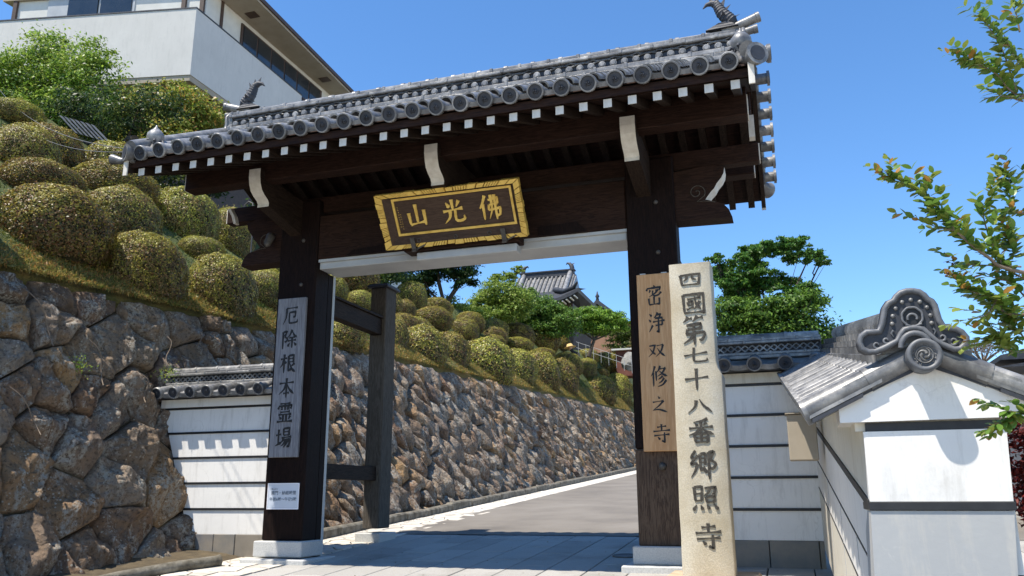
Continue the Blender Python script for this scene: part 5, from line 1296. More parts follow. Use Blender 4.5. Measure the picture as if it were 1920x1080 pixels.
# ------------------------------------------------------------------ trees
def tree(name, label, base, blobs, nl, ls, cols, w, trunk_r=.08, mat=None, cat='tree', limbs=True, aspect=.45, gaps=.0, shell=.35, bark='bark', jitn=.6, lf=1):
    root = empty(name, base, label, cat)
    vol = np.array([b_[3] * b_[4] * b_[5] for b_ in blobs]) ** .75; vol /= vol.sum()
    Ps, Ns = [], []
    for (cx, cy, cz, rx, ry, rz), f in zip(blobs, vol):
        m = int(nl * f); D = np.random.normal(size=(m, 3)); D /= np.linalg.norm(D, axis=1, keepdims=True)
        # clumps: leaves gather round twig ends
        nc = max(4, m // 55); CD = np.random.normal(size=(nc, 3)); CD /= np.linalg.norm(CD, axis=1, keepdims=True)
        cr = (np.random.rand(nc) ** shell)[:, None] * (1 + np.random.normal(size=(nc, 1)) * .08); cc = CD * cr
        idx = np.random.randint(0, nc, m); sc = .17
        P = cc[idx] + np.random.normal(size=(m, 3)) * sc * np.array([1, 1, .6])
        P = P * np.array([rx, ry, rz]) + np.array([cx, cy, cz]); Ps.append(P)
        Nn = CD[idx] * .5 + np.random.normal(size=(m, 3)) * jitn + np.array([0, 0, .7]); Ns.append(Nn)
    P = np.vstack(Ps); Nn = np.vstack(Ns); n = len(P)
    C = pal(n, cols, w, .2)
    me = leaf_mesh('crown', P, Nn, np.random.uniform(.65, 1.3, n) * ls, C, aspect, mat or MAT['leaf'])
    link('crown', me, root)
    b = MB(); bz = Vector(base); ctr = Vector((sum(q[0] for q in blobs) / len(blobs), sum(q[1] for q in blobs) / len(blobs), min(q[2] - q[5] * .6 for q in blobs)))
    fork = bz.lerp(ctr, .55) if limbs else bz.lerp(ctr, .8)
    b.tube([bz - Vector((0, 0, .3)), bz.lerp(fork, .5) + Vector((.04, .02, 0)), fork], [trunk_r * 1.25, trunk_r, trunk_r * .85], 9)
    for i, (cx, cy, cz, rx, ry, rz) in enumerate(blobs):
        if i % lf: continue
        c = Vector((cx, cy, cz)); mid = fork.lerp(c, .5) + Vector((random.uniform(-.1, .1), random.uniform(-.1, .1), -.08))
        b.tube([fork, mid, c], [trunk_r * .6, trunk_r * .38, trunk_r * .16], 7)
        for k in range(5):
            d = Vector((random.uniform(-1, 1) * rx, random.uniform(-1, 1) * ry, random.uniform(-.4, .9) * rz)) * .85
            q = mid.lerp(c, random.uniform(.3, 1)); b.tube([q, q + d * .5 + Vector((0, 0, .03)), c + d], [trunk_r * .2, trunk_r * .12, trunk_r * .04], 5)
    b.build('trunk', MAT[bark], root); return root
G1 = [(.17, .28, .035), (.25, .36, .05), (.09, .17, .025), (.34, .40, .09)]
tree('leafy_tree', 'bright green leafy tree at the far left in front of the concrete balcony', (-14.6, 12.6, 7.7),
     [(-15.0, 13, 9.9, 1.0, .9, .75), (-14.0, 12.9, 9.3, .9, .8, .75), (-15.9, 12.6, 9.4, .9, .8, .8), (-14.6, 12.8, 8.8, .9, .8, .5), (-13.3, 12.7, 8.4, .55, .5, .35), (-15.3, 13, 10.5, .5, .4, .35), (-13.9, 12.9, 10.0, .45, .4, .35), (-16.8, 12.8, 10.0, .7, .6, .5), (-13.9, 12.7, 8.5, .9, .6, .6), (-15.5, 12.7, 8.9, .9, .6, .5)], 40000, .085, G1, [.35, .3, .2, .15], .09)
tree('leafy_tree', 'yellow-green leafy tree with reddish shoot tips between the balcony corner and the gate roof', (-12.3, 13.4, 7.7),
     [(-12.35, 13.5, 8.75, .85, .8, .5), (-11.65, 13.5, 8.5, .65, .7, .5), (-13.1, 13.4, 8.3, .7, .7, .45), (-12.2, 13.4, 8.0, 1.0, .8, .4), (-11.3, 13.6, 7.9, .5, .5, .4), (-12.0, 13.5, 9.15, .4, .3, .25), (-12.75, 13.5, 9.15, .35, .3, .25), (-11.2, 13.6, 8.35, .4, .4, .35), (-12.2, 13.2, 7.5, 1.3, .6, .45), (-11.0, 13.4, 7.4, .6, .6, .4)], 34000, .085, [(.24, .29, .045), (.36, .34, .07), (.12, .19, .03), (.46, .26, .07)], [.35, .3, .22, .13], .08)
tree('evergreen_tree', 'dark green evergreen tree seen through the gate left of the light green trees', (-9.95, 24, 6.2),
     [(-10.3, 24, 8.0, .9, .8, .45), (-9.6, 24.2, 7.7, .6, .6, .4), (-10.9, 24, 7.6, .7, .6, .45), (-9.4, 24, 7.3, .45, .4, .3), (-10.4, 24.2, 8.6, 1.1, .8, .5), (-9.4, 24.2, 8.1, .45, .5, .3), (-11.3, 24.5, 7.0, .7, .6, .4)], 24000, .10, [(.025, .06, .018), (.04, .09, .025), (.015, .04, .012), (.08, .13, .03)], [.35, .3, .2, .15], .09)
tree('leafy_tree', 'light yellow-green airy tree seen through the gate left of the temple roof', (-9.3, 27, 6.2),
     [(-9.3, 27, 7.5, .85, .6, .5), (-8.6, 27, 7.2, .65, .5, .5), (-8.9, 27.2, 8.1, .35, .3, .25), (-10.0, 27, 7.0, .6, .5, .4), (-8.5, 27, 8.3, .3, .3, .12), (-9.3, 27, 8.1, .35, .3, .2), (-9.0, 27, 6.8, 1.0, .5, .35), (-9.9, 26, 6.5, .9, .5, .4), (-10.4, 25, 6.6, .7, .5, .4)], 26000, .095, [(.22, .32, .05), (.32, .40, .09), (.12, .2, .03)], [.4, .35, .25], .05)
tree('leafy_tree', 'full mid-green tree below the far temple roof', (-8.6, 30, 6.2),
     [(-8.6, 30, 7.5, .8, .7, .55), (-7.7, 30, 7.1, .75, .6, .5), (-9.3, 30, 7.3, .6, .5, .45), (-8.2, 30, 6.7, .9, .6, .4), (-9.0, 30, 8.0, .5, .5, .3)], 20000, .10, [(.10, .20, .03), (.17, .27, .045), (.05, .11, .02)], [.4, .35, .25], .07)
tree('umbrella_tree', 'flat-topped bright green tree on a slim trunk right of the gardener', (-7.45, 33.2, 6.4),
     [(-7.4, 33.4, 7.85, .8, .7, .35), (-6.6, 33.4, 7.65, .7, .6, .33), (-8.1, 33.4, 7.7, .55, .5, .33), (-7.0, 33.4, 7.3, .8, .6, .28), (-6.1, 33.4, 7.35, .45, .4, .25)], 16000, .11, [(.18, .32, .035), (.26, .40, .06), (.10, .2, .025)], [.4, .35, .25], .07)
tree('leafy_tree', 'olive green tree between the umbrella tree and the brown temple gable', (-7.6, 43, 7.5),
     [(-7.9, 43, 9.0, .9, .7, .55), (-6.9, 43, 8.6, .9, .7, .55), (-6.2, 43, 8.3, .7, .6, .6), (-7.4, 43, 8.2, 1.2, .7, .5)], 14000, .12, [(.12, .18, .035), (.19, .24, .05), (.07, .11, .025)], [.4, .35, .25], .07)
tree('sparse_tree', 'sparse brownish tree against the sky beside the right gate post, seen through the gate', (-6.1, 38, 6.9),
     [(-6.2, 38, 8.1, .5, .4, .45), (-5.7, 38, 7.7, .45, .4, .4), (-6.5, 38, 7.5, .4, .4, .3)], 1600, .10, [(.16, .14, .05), (.22, .15, .06), (.09, .11, .03)], [.4, .3, .3], .05)
tree('shrubbery', 'low dark greenery behind the upper row of bushes above the gate side rail', (-10.6, 17.5, 5.6),
     [(-10.9, 18.4, 6.5, .9, .6, .55), (-10.4, 20.2, 6.7, .9, .6, .5), (-11.2, 21.5, 7.2, 1.0, .6, .6), (-11.5, 16.5, 6.8, .9, .7, .7), (-10.6, 15, 6.5, .8, .5, .6)], 22000, .09, [(.03, .07, .02), (.06, .11, .03), (.12, .17, .03)], [.4, .35, .25], .06, cat='shrub')
tree('shrubbery', 'dark shrubs on the slope top under the two leafy trees at the left', (-11.2, 11.6, 7.4),
     [(-11.2, 11.6, 7.7, .9, .6, .45), (-12.8, 11.8, 8.0, .8, .6, .4), (-10.9, 13.2, 7.0, .8, .6, .5), (-14.4, 11.5, 8.0, .8, .6, .3)], 9000, .085, [(.025, .05, .015), (.05, .09, .025), (.09, .12, .03)], [.4, .35, .25], .06, cat='shrub')
DT = [(.05, .10, .025), (.08, .15, .03), (.03, .06, .02)]
for (x_, y_, z_, lb_) in ((-3.2, 49, 4.6, 'leafy tree beyond the far end of the road, hidden behind the right gate post'), (.4, 51, 4.4, 'leafy tree beyond the road end, hidden behind the stone pillar'), (3.6, 48, 4.2, 'leafy tree beyond the road end, hidden behind the cloud-pruned evergreen')):
    tree('leafy_tree', lb_, (x_, y_, 1.5), [(x_, y_, z_, 1.8, 1.5, 1.1), (x_ - 1.2, y_, z_ - .6, 1.3, 1.2, .9), (x_ + 1.2, y_, z_ - .5, 1.3, 1.2, .9), (x_ + .2, y_, z_ - 1.5, 2.0, 1.2, .8)], 5000, .26, DT, [.4, .35, .25], .14)
PN = [(.06, .16, .025), (.10, .22, .035), (.035, .09, .018), (.17, .28, .05)]
def pad(cx, cz, rx, rz, n, r, seed):
    q = random.Random(seed); return [(cx + q.uniform(-1, 1) * (rx - r * .6), 14 + q.uniform(-.45, .45), cz + q.uniform(-.8, .8) * max(.02, rz - r * .55), r * q.uniform(.8, 1.25), r * q.uniform(.8, 1.2), r * .62) for _ in range(n)]
tree('cloud_pruned_tree', 'cloud-pruned evergreen with layered pads above the wall right of the stone pillar', (-.3, 14, 1.2),
     pad(.12, 4.50, .62, .20, 13, .20, 1) + pad(.56, 4.38, .34, .10, 6, .15, 2) + pad(-.60, 4.24, .42, .20, 9, .20, 3) + pad(-.20, 3.98, .70, .26, 17, .22, 4) + pad(.25, 3.70, .45, .14, 8, .18, 5) + pad(-.62, 3.72, .4, .24, 9, .2, 6),
     50000, .058, PN, [.35, .3, .2, .15], .055, shell=.5, jitn=.8, lf=4)
tree('round_shrub', 'mid-green rounded shrub just above the tiled wall, below the cloud-pruned tree', (.1, 13.2, 1.0),
     [(.36, 13.2, 3.36, .42, .4, .24), (-.1, 13.2, 3.3, .4, .4, .22), (-.65, 13.2, 3.3, .4, .4, .3), (.0, 13.3, 2.9, .9, .5, .4)], 22000, .065, [(.10, .20, .03), (.16, .27, .04), (.05, .1, .02)], [.4, .35, .25], .06, cat='shrub')
tree('red_maple', 'dark red maple foliage at the right edge behind the end pier', (1.75, 5.9, -.4),
     [(1.55, 5.9, .85, .28, .4, .35), (1.6, 5.9, .45, .28, .4, .3), (1.7, 6.2, .65, .35, .4, .4)], 6000, .05, [(.10, .012, .010), (.17, .02, .014), (.05, .01, .008)], [.4, .3, .3], .03)
# small pruned bare tree and roofs at the right edge
bt = empty('bare_tree', (1.88, 9, 1.2), 'small umbrella-shaped tree almost without leaves behind the end pier', 'tree')
b = MB(); b.tube([(1.88, 9, .6), (1.885, 9, 1.70), (1.87, 9, 1.80)], [.014, .011, .010], 7)
tips = []
for k in range(26):
    a = k / 26 * 2 * PI + random.random(); rr_ = random.uniform(.08, .24); tp = Vector((1.87 + rr_ * math.cos(a), 9 + rr_ * math.sin(a), 1.93 + random.uniform(-.03, .045))); tips.append(tp)
    b.tube([(1.87, 9, 1.78), (1.87 + rr_ * .5 * math.cos(a), 9 + rr_ * .5 * math.sin(a), 1.86), tp], [.007, .004, .002], 5)
b.build('trunk', MAT['bark_pale'], bt)
P = np.vstack([np.array(t) + np.random.normal(size=(45, 3)) * [.035, .035, .018] for t in tips]); link('crown', leaf_mesh('crown', P, np.random.normal(size=P.shape), np.full(len(P), .022), pal(len(P), [(.20, .15, .11), (.13, .11, .07)]), .5), bt)
hr = empty('house', (3.0, 11, .5), 'house with low dark grey roofs at the right edge of the photo', 'house')
b = MB(); b.hull([(2.25, 10, 2.0), (4.6, 10, 2.55), (4.6, 13, 2.55), (2.25, 13, 2.0), (2.25, 10, 1.95), (7, 10, 1.95), (7, 13, 1.95), (2.25, 13, 1.95), (7, 10, 2.0)]); b.build('roof', MAT['tile_dark'], hr)
b = MB(); b.hull([(2.4, 9.6, 1.84), (3.2, 9.6, 1.97), (3.2, 10.4, 1.97), (2.1, 10.4, 1.84), (2.1, 9.6, 1.82), (6, 9.6, 1.82), (6, 10.4, 1.84)]); b.build('roof', MAT['tile_dark'], hr)
b = MB(); b.box(2.7, 6.5, 10.4, 12.8, .2, 1.93); b.build('wall', MAT['wall_cream'], hr)

# crape myrtle branches reaching in from the right edge: leaves as single pieces
cm = empty('crape_myrtle', (1.7, 3.7, -.4), 'crape myrtle branches with paired glossy leaves reaching in from the right edge', 'tree')
br = []
def branch(pts, r0):
    P = catmull([Vector(p) for p in pts], 7); n = len(P)
    b = MB(); b.tube(P, [r0 * (1 - .8 * i / n) for i in range(n)], 6); b.build('branch', MAT['bark_pale'], cm); br.append(P); return P
CAMM = Vector((0, 0, .56))
def at(u, v, y):   # where a branch passes, on its own plane y
    a, bb = u - 960, v - 540
    a, bb = a * math.cos(RL) - bb * math.sin(RL), a * math.sin(RL) + bb * math.cos(RL)
    fh = 1560 * math.cos(TH) + bb * math.sin(TH); z = 1560 * math.sin(TH) - bb * math.cos(TH)
    x, yy = a * math.cos(YW) - fh * math.sin(YW), a * math.sin(YW) + fh * math.cos(YW)
    return Vector((x * y / yy, y, .56 + z * y / yy))
b = MB(); b.tube([(1.75, 3.8, -.45), (1.6, 3.75, .6), (1.45, 3.7, 1.3), (1.35, 3.7, 1.9), (1.3, 3.7, 2.5)], [.045, .035, .028, .02, .012], 10); b.build('trunk', MAT['bark_pale'], cm)
M1 = branch([(1.45, 3.7, 1.3), at(1915, 510, 3.5), at(1850, 480, 3.45), at(1790, 430, 3.4), at(1755, 385, 3.4), at(1700, 345, 3.4), at(1668, 330, 3.4)], .009)
M2 = branch([at(1790, 432, 3.4), at(1755, 425, 3.42), at(1710, 408, 3.45)], .003)
M3 = branch([at(1880, 498, 3.5), at(1850, 430, 3.5), at(1845, 390, 3.5), at(1865, 365, 3.5)], .004)
M4 = branch([(1.38, 3.7, 1.7), at(1915, 400, 3.6), at(1895, 350, 3.6), at(1890, 322, 3.6)], .005)
M5 = branch([(1.33, 3.7, 2.1), at(1915, 180, 3.6), at(1870, 140, 3.55), at(1830, 120, 3.5), at(1802, 115, 3.5)], .006)
M6 = branch([at(1905, 170, 3.6), at(1880, 95, 3.55), at(1850, 45, 3.5), at(1838, 30, 3.5)], .004)
M7 = branch([at(1918, 190, 3.6), at(1880, 180, 3.55), at(1845, 185, 3.5)], .004)
M8 = branch([at(1912, 60, 3.6), at(1905, 25, 3.6), at(1895, 5, 3.6)], .004)
M9 = branch([(1.45, 3.7, 1.3), at(1915, 590, 3.5), at(1870, 560, 3.45), at(1820, 545, 3.4), at(1790, 520, 3.4)], .006)
M10 = branch([at(1870, 560, 3.45), at(1850, 590, 3.4), at(1815, 600, 3.4)], .004)
M11 = branch([(1.5, 3.7, 1.1), at(1918, 660, 3.5), at(1880, 635, 3.5), at(1845, 640, 3.5)], .004)
M12 = branch([(1.5, 3.7, 1.1), at(1915, 520, 3.55), at(1900, 470, 3.55), at(1885, 430, 3.55)], .004)
M13 = branch([at(1915, 500, 3.5), at(1840, 497, 3.5), at(1790, 495, 3.5)], .004)
M14 = branch([(1.6, 3.7, .7), at(1925, 775, 3.5), at(1900, 780, 3.5), at(1888, 795, 3.5)], .003)
M15 = branch([(1.45, 3.7, 1.3), at(1925, 620, 3.6), at(1890, 590, 3.55), at(1850, 560, 3.5)], .004)
M16 = branch([at(1925, 560, 3.6), at(1895, 530, 3.6), at(1860, 520, 3.55)], .004)
M17 = branch([at(1925, 640, 3.6), at(1900, 610, 3.6), at(1875, 600, 3.55)], .004)
M18 = branch([at(1925, 440, 3.6), at(1890, 455, 3.6), at(1850, 462, 3.55)], .004)
M19 = branch([at(1925, 130, 3.6), at(1905, 110, 3.6), at(1880, 60, 3.55)], .004)
def myr_leaf(col, nm):
    m, nt, b = newmat(nm); b.inputs['Base Color'].default_value = (*col, 1); b.inputs['Roughness'].default_value = .35
    c = coords(nt, (1, 1, 1), 'Object'); f = noise_(nt, c, 3, 3); v = mathn(nt, 'MULTIPLY', val(nt), .5)
    cc = mixc(nt, mathn(nt, 'ADD', mathn(nt, 'MULTIPLY', f, .5), v), tuple(x * .6 for x in col), tuple(min(1, x * 1.5) for x in col)); nt.links.new(cc, b.inputs['Base Color'])
    tr = nt.nodes.new('ShaderNodeBsdfTranslucent'); nt.links.new(cc, tr.inputs[0]); mx = nt.nodes.new('ShaderNodeMixShader'); mx.inputs[0].default_value = .35
    nt.links.new(b.outputs[0], mx.inputs[1]); nt.links.new(tr.outputs[0], mx.inputs[2]); nt.links.new(mx.outputs[0], nt.nodes['Material Output'].inputs[0]); return m
LC = [myr_leaf((.11, .20, .035), 'myrtle_green'), myr_leaf((.20, .25, .045), 'myrtle_olive'), myr_leaf((.38, .20, .05), 'myrtle_bronze')]
lmesh = []
for m in LC:
    b = MB(); vs = []; rows = [(0, .004), (.2, .2), (.45, .27), (.7, .23), (.9, .1), (1, 0.01)]
    for t, w in rows:
        zc_ = -.12 * t * t; vs += [(t, -w, zc_ + .05 * (w / .27)), (t, 0, zc_), (t, w, zc_ + .05 * (w / .27))]
    b.add(vs, [(3 * i + j, 3 * i + j + 1, 3 * i + j + 4, 3 * i + j + 3) for i in range(5) for j in range(2)], 0, True); lmesh.append(b.mesh('leaf', m))
cnt = 0; extra = MB()
spots = []
for bi, P in enumerate(br):
    L = sum((P[i + 1] - P[i]).length for i in range(len(P) - 1)); n = int(L / .021)
    st = .35 if bi in (0,) else .2 if bi in (3, 4, 8) else .05
    for k in range(n):
        t = st + (1 - st) * k / n; f = t * (len(P) - 1); i = min(int(f), len(P) - 2); p = P[i].lerp(P[i + 1], f - i); d = (P[i + 1] - P[i]).normalized()
        spots.append((p, d, bi, t))
        # short side shoots
        if k % 3 == 0:
            sd2 = (d + Vector((random.uniform(-1, 1), random.uniform(-1, 1), random.uniform(-.2, 1)))).normalized()
            for q in range(1, 5): spots.append((p + sd2 * .024 * q, sd2, bi, t))
random.shuffle(spots)
for k, (p, d, bi, t) in enumerate(spots):
    for s_ in (-1, 1):
        side = d.cross(Vector((random.uniform(-.5, .5), random.uniform(-.6, .6), 1))).normalized() * s_
        x_ = (side * .8 + d * .6 + Vector((0, 0, random.uniform(-.3, .4)))).normalized(); y_ = Vector((random.uniform(-.6, .6), random.uniform(-.6, .6), 1)).cross(x_).normalized(); z_ = x_.cross(y_)
        sc = random.uniform(.034, .052) * (1 - .25 * max(0, t - .8) * 5); M_ = Matrix((x_, y_, z_)).transposed()
        mi = 2 if random.random() < (.08 if t > .7 else .02) else (1 if random.random() < .4 or bi in (9, 10) else 0)
        if cnt < 300:
            o = link('leaf', lmesh[mi], cm, tuple(p)); o.rotation_euler = M_.to_euler(); o.scale = (sc, sc, sc); cnt += 1
        else:
            M4_ = Matrix.Translation(p) @ M_.to_4x4() @ Matrix.Scale(sc, 4)
            me0 = lmesh[mi]; extra.add([M4_ @ v.co for v in me0.vertices], [tuple(pl.vertices) for pl in me0.polygons], mi, True)
tag(extra.build('small_leaves', LC, cm), kind='stuff')
for ends in (M1, M9, M13):
    b = MB()
    for k in range(9):
        p = ends[-1] + Vector((random.uniform(-.03, .01), random.uniform(-.02, .02), random.uniform(-.015, .03))); b.lathe([(0, -.004), (.004, -.002), (.0045, .001), (.002, .004), (0, .005)], 8, M=Matrix.Translation(p)); b.tube([ends[-1], p], .0008, 4)
    b.build('seed_head', m_simple('seed_dark', [(.3, (.03, .01, .012)), (.7, (.08, .03, .02))], 5, .5, 0) if ends is M1 else bpy.data.materials['seed_dark'], cm)

# ------------------------------------------------------------------ concrete house on the hill (upper left)
hs = empty('hillside_house', (-16, 17, 8), 'house with pale concrete balcony parapet and wide dark-edged roof at the upper left', 'house')
c0 = Vector((-13.9, 16.0)); ld = Vector((-4.755, -1)).normalized(); rd = Vector((.0, 1)).normalized()
ln = Vector((-ld.y, ld.x)); 
def ring(pts2, z0, z1, name, m, inset=None):
    b = MB(); b.prism([(p.x, p.y) for p in pts2], z0, z1, 'Z'); return b.build(name, m, hs)
A0 = c0; A1 = c0 + ld * 9; B1 = c0 + Vector((-.05, 5.2)); iN = Vector((.2, .98)).normalized()
ring([A0, A1, A1 + iN * .16, c0 + Vector((-.16, .13))], 11.16, 13.08, 'parapet', MAT['houseconc'])
ring([A0, c0 + Vector((-.16, .133)), B1 + Vector((-.16, 0)), B1], 11.16, 13.08, 'parapet', MAT['houseconc'])
ring([A0 + Vector((.012, -.012)), A1 + Vector((0, -.02)), A1 + iN * .2, c0 + Vector((-.2, .16)), B1 + Vector((-.2, 0)), B1 + Vector((.02, 0))], 13.083, 13.12, 'coping', MAT['tile_dark'])
ring([A0 + Vector((-.02, .02)), A1, A1 + iN * 2.5, c0 + Vector((-1.4, 2.4)), B1 + Vector((-1.4, 3)), B1 + Vector((-.02, 3))], 11.0, 11.155, 'balcony_slab', MAT['soffit'])
# timber joists and wall under the balcony
for k in range(7):
    b = MB(); b.box(-15.4, -13.98, 16.35 + k * .72, 16.47 + k * .72, 10.78, 10.99); b.build('joist', MAT['brown'], hs)
ring([c0 + Vector((-1.2, .9)), c0 + ld * 9 + iN * 1.3, c0 + ld * 9 + iN * 1.5, c0 + Vector((-1.5, 8)), c0 + Vector((-1.2, 8))], 7.5, 10.99, 'lower_wall', MAT['brown'])
# house body behind the balcony
w0 = c0 + Vector((-1.05, 1.6)); W1 = w0 + ld * 6.0; W2 = w0 + Vector((0, 7.5))
ring([w0, W1, W1 + iN * .3, w0 + Vector((-.3, .4)), W2 + Vector((-.3, 0)), W2], 11.16, 14.895, 'house_wall', MAT['wall_cream'])
def onleft(s0, s1, z0, z1, out, name, m):
    p0 = w0 + ld * s0 - iN * out; p1 = w0 + ld * s1 - iN * out
    ring([p0, p1, p1 + iN * .05, p0 + iN * .05], z0, z1, name, m)
def onright(y0, y1, z0, z1, out, name, m):
    b = MB(); b.box(w0.x - .03, w0.x + out, w0.y + y0, w0.y + y1, z0, z1); b.build(name, m, hs)
onleft(2.18, 4.9, 11.4, 14.89, .03, 'window_frame', MAT['metal']); onleft(2.26, 3.22, 11.5, 14.88, .06, 'window_pane', MAT['glass']); onleft(3.30, 4.22, 11.5, 14.88, .07, 'window_pane', MAT['glass'])
for s0 in (.02, .58, 5.85): onleft(s0, s0 + .12, 11.2, 14.89, .08, 'timber_post', MAT['brown'])
onright(.62, .72, 11.2, 14.89, .04, 'timber_post', MAT['brown']); onright(1.6, 6.3, 13.65, 14.72, .05, 'window_frame', MAT['brown'])
for k in range(6): onright(1.68 + k * .76, 2.36 + k * .76, 13.7, 14.65, .07, 'window_pane', MAT['glass'])
b = MB()
for k in range(14): b.box(-13.93, -13.90, 21.25 + k * .12, 21.29 + k * .12, 11.3, 13.0)
b.box(-13.94, -13.89, 21.2, 23.0, 12.95, 13.02); b.build('balcony_railing', MAT['brown'], hs)
FL = w0 - iN * .10
for z0, z1, e, nm, mm in ((14.90, 14.97, 0, 'soffit', 'soffit'), (14.972, 15.10, .05, 'roof_edge', 'brown')):
    ring([Vector((-13.9 + e, FL.y + .2)), FL + ld * 6.3, Vector((-14.3, 27)) + ld * 6.3, Vector((-14.3 + e, 27))], z0, z1, nm, MAT[mm])
b = MB(); b.box(-14.7, -14.35, 19, 19.3, 14.88, 14.897); b.build('soffit_vent', MAT['brown'], hs); b = MB(); b.box(-14.7, -14.35, 23.3, 23.6, 14.88, 14.897); b.build('soffit_vent', MAT['brown'], hs)
o = empty('house', (-16.5, 30, 8), 'neighbouring house of which only a pale roof edge shows above the gate ridge', 'house')
b = MB(); b.hull([(-18.4, 27, 17.05), (-16.7, 27, 17.05), (-18.4, 34, 17.05), (-15.5, 27, 16.45), (-15.5, 34, 16.45), (-18.4, 27, 16.35), (-15.55, 27, 16.35), (-15.55, 34, 16.35)]); b.build('roof', MAT['houseconc'], o)
b = MB(); b.box(-18.2, -16.0, 27.3, 33.8, 5.5, 16.34); b.build('wall', MAT['wall_cream'], o)
# small pale slatted roof between the trees at left
o = empty('shed', (-12.0, 10.8, 6.6), 'small shed roof of pale slats half hidden under the trees at the left', 'shed')
for k in range(7):
    b = MB(); p0 = Vector((-12.35 + .13 * k, 10.9, 7.45 - .05 * k)); b.hull([p0, p0 + Vector((.05, 0, -.02)), p0 + Vector((.45, 0, -.42)), p0 + Vector((.50, 0, -.44)), p0 + Vector((0, .05, 0)), p0 + Vector((.05, .05, -.02)), p0 + Vector((.45, .05, -.42)), p0 + Vector((.5, .05, -.44))]); b.build('slat', MAT['tile_mid'], o)

# street lamp with globe
sl_ = empty('globe_lamp', (-8.74, 12, 5.0), 'round white globe lamp left of the gate post', 'lamp')
b = MB(); b.tube([(-8.74, 12, 4.2), (-8.74, 12, 5.55), (-8.78, 12, 5.68), (-8.86, 12, 5.72), (-8.94, 12, 5.66), (-8.95, 12, 5.56)], .013, 8); b.build('pole', MAT['iron'], sl_)
b = MB(); b.lathe([(.0, -.075), (.04, -.065), (.066, -.03), (.075, 0), (.066, .03), (.04, .065), (0, .075)], 18, M=Matrix.Translation((-8.95, 12, 5.48))); b.build('globe', MAT['white'], sl_)
# overhead cables
for i, (p, q, lb) in enumerate((((-15.8, 12.1, 9.45), (-5.72, 5.95, 3.80), 'upper thin cable sagging from the left edge down to the gate roof corner'), ((-15.8, 12.1, 9.25), (-5.74, 5.9, 3.76), 'lower thin cable sagging from the left edge down to the gate roof corner'))):
    p, q = Vector(p), Vector(q); b = MB(); b.tube([p.lerp(q, t / 20) - Vector((0, 0, (.35 + .08 * i) * 4 * (t / 20) * (1 - t / 20))) for t in range(21)], .0035, 5)
    tag(b.build('cable', m_simple('cable_sheath%d' % i, [(.3, (.12, .12, .12)), (.7, (.2, .2, .2))], 3, .5, 0)), lb, 'cable')

# ------------------------------------------------------------------ far temple halls
th_ = empty('temple_hall', (-11, 41, 6), 'far temple hall with tall grey tiled roof and two fish finials seen through the gate', 'temple')
RXa, RXb = -12.45, -9.62; zr = 11.65
b = MB(); b.prism([(38.2, 9.75), (40.0, 11.5), (41.8, 9.75), (41.8, 9.6), (38.2, 9.6)], RXa - .2, RXb + .12, 'X'); b.build('roof', MAT['tile'], th_)
cmh = MB(); cmh.tube([(0, 38.2, 9.78), (0, 40.0, 11.53)], .07, 8); cmm_ = cmh.mesh('roof_rib', MAT['tile'])
for k in range(14): link('roof_rib', cmm_, th_, (RXa - .1 + k * .225, 0, 0))
b = MB(); b.box(RXa, RXb, 39.85, 40.15, 11.45, 11.72); b.box(RXa - .05, RXb + .05, 39.8, 40.2, 11.72, 11.78); b.build('ridge', MAT['tile_dark'], th_)
for s_, xe in ((1, RXb), (-1, RXa)):
    b = MB(); b.tube([(xe - s_ * .1, 40, 11.78), (xe - s_ * .12, 40, 11.95), (xe - s_ * .22, 40, 12.1), (xe - s_ * .36, 40, 12.14), (xe - s_ * .42, 40, 12.05)], [.13, .12, .08, .05, .01], 8)
    b.hull([(xe - s_ * .12, 39.98, 11.95), (xe + s_ * .06, 40, 12.12), (xe - s_ * .15, 40.02, 12.1)]); b.build('fish_finial', MAT['tile_dark'], th_)
    b = MB(); b.tube([(xe - s_ * .18, 40.0, 11.7), (xe - s_ * .18, 38.6, 10.35)], .13, 10); b.build('descending_ridge', MAT['tile'], th_)
# lower corner roof with upturned eave
b = MB()
nseg = 12
def eav(x): t = (x - RXb + 1.2) / 2.4; return 9.75 + .55 * max(0, t) ** 2.5
vs = []
for k in range(nseg + 1):
    x = -13.2 + k * (4.5 / nseg); vs += [(x, 36.9, 9.55 + .45 * max(0, (x + 10.2) / 1.5) ** 2), (x, 38.6, 10.35), (x, 36.9, 9.40 + .45 * max(0, (x + 10.2) / 1.5) ** 2)]
b.add(vs, [(3 * k, 3 * k + 3, 3 * k + 4, 3 * k + 1) for k in range(nseg)] + [(3 * k + 2, 3 * k + 5, 3 * k + 3, 3 * k) for k in range(nseg)]); 
b.build('lower_roof', MAT['tile_dark'], th_)
b = MB(); b.hull([(-8.7, 36.9, 10.0), (-8.7, 42.5, 10.0), (-9.8, 38.6, 10.35), (-9.8, 41.5, 10.35), (-8.75, 36.9, 9.85), (-8.75, 42.5, 9.85), (-10.5, 37.2, 9.4), (-9.6, 42, 9.4)]); b.tube([(-10.2, 38.3, 10.35), (-9.5, 37.5, 10.05), (-8.95, 37.1, 10.1), (-8.75, 36.95, 10.3)], [.13, .12, .10, .05], 8); b.build('corner_roof', MAT['tile_dark'], th_)
b = MB(); b.box(-12.9, -9.2, 37.8, 41.6, 5, 9.5); b.build('wall', MAT['brown'], th_)
rmm = MB(); rmm.box(-.03, .03, 36.93, 37.6, 9.30, 9.36); rmn = rmm.mesh('rafter_end', MAT['white'])
for k in range(22): link('rafter_end', rmn, th_, (-12.9 + k * .19, 0, .45 * max(0, (-12.9 + k * .19 + 10.2) / 1.5) ** 2 ))
t2 = empty('temple_building', (-10, 50, 8), 'gable end of a brown temple building right of the far temple hall', 'temple')
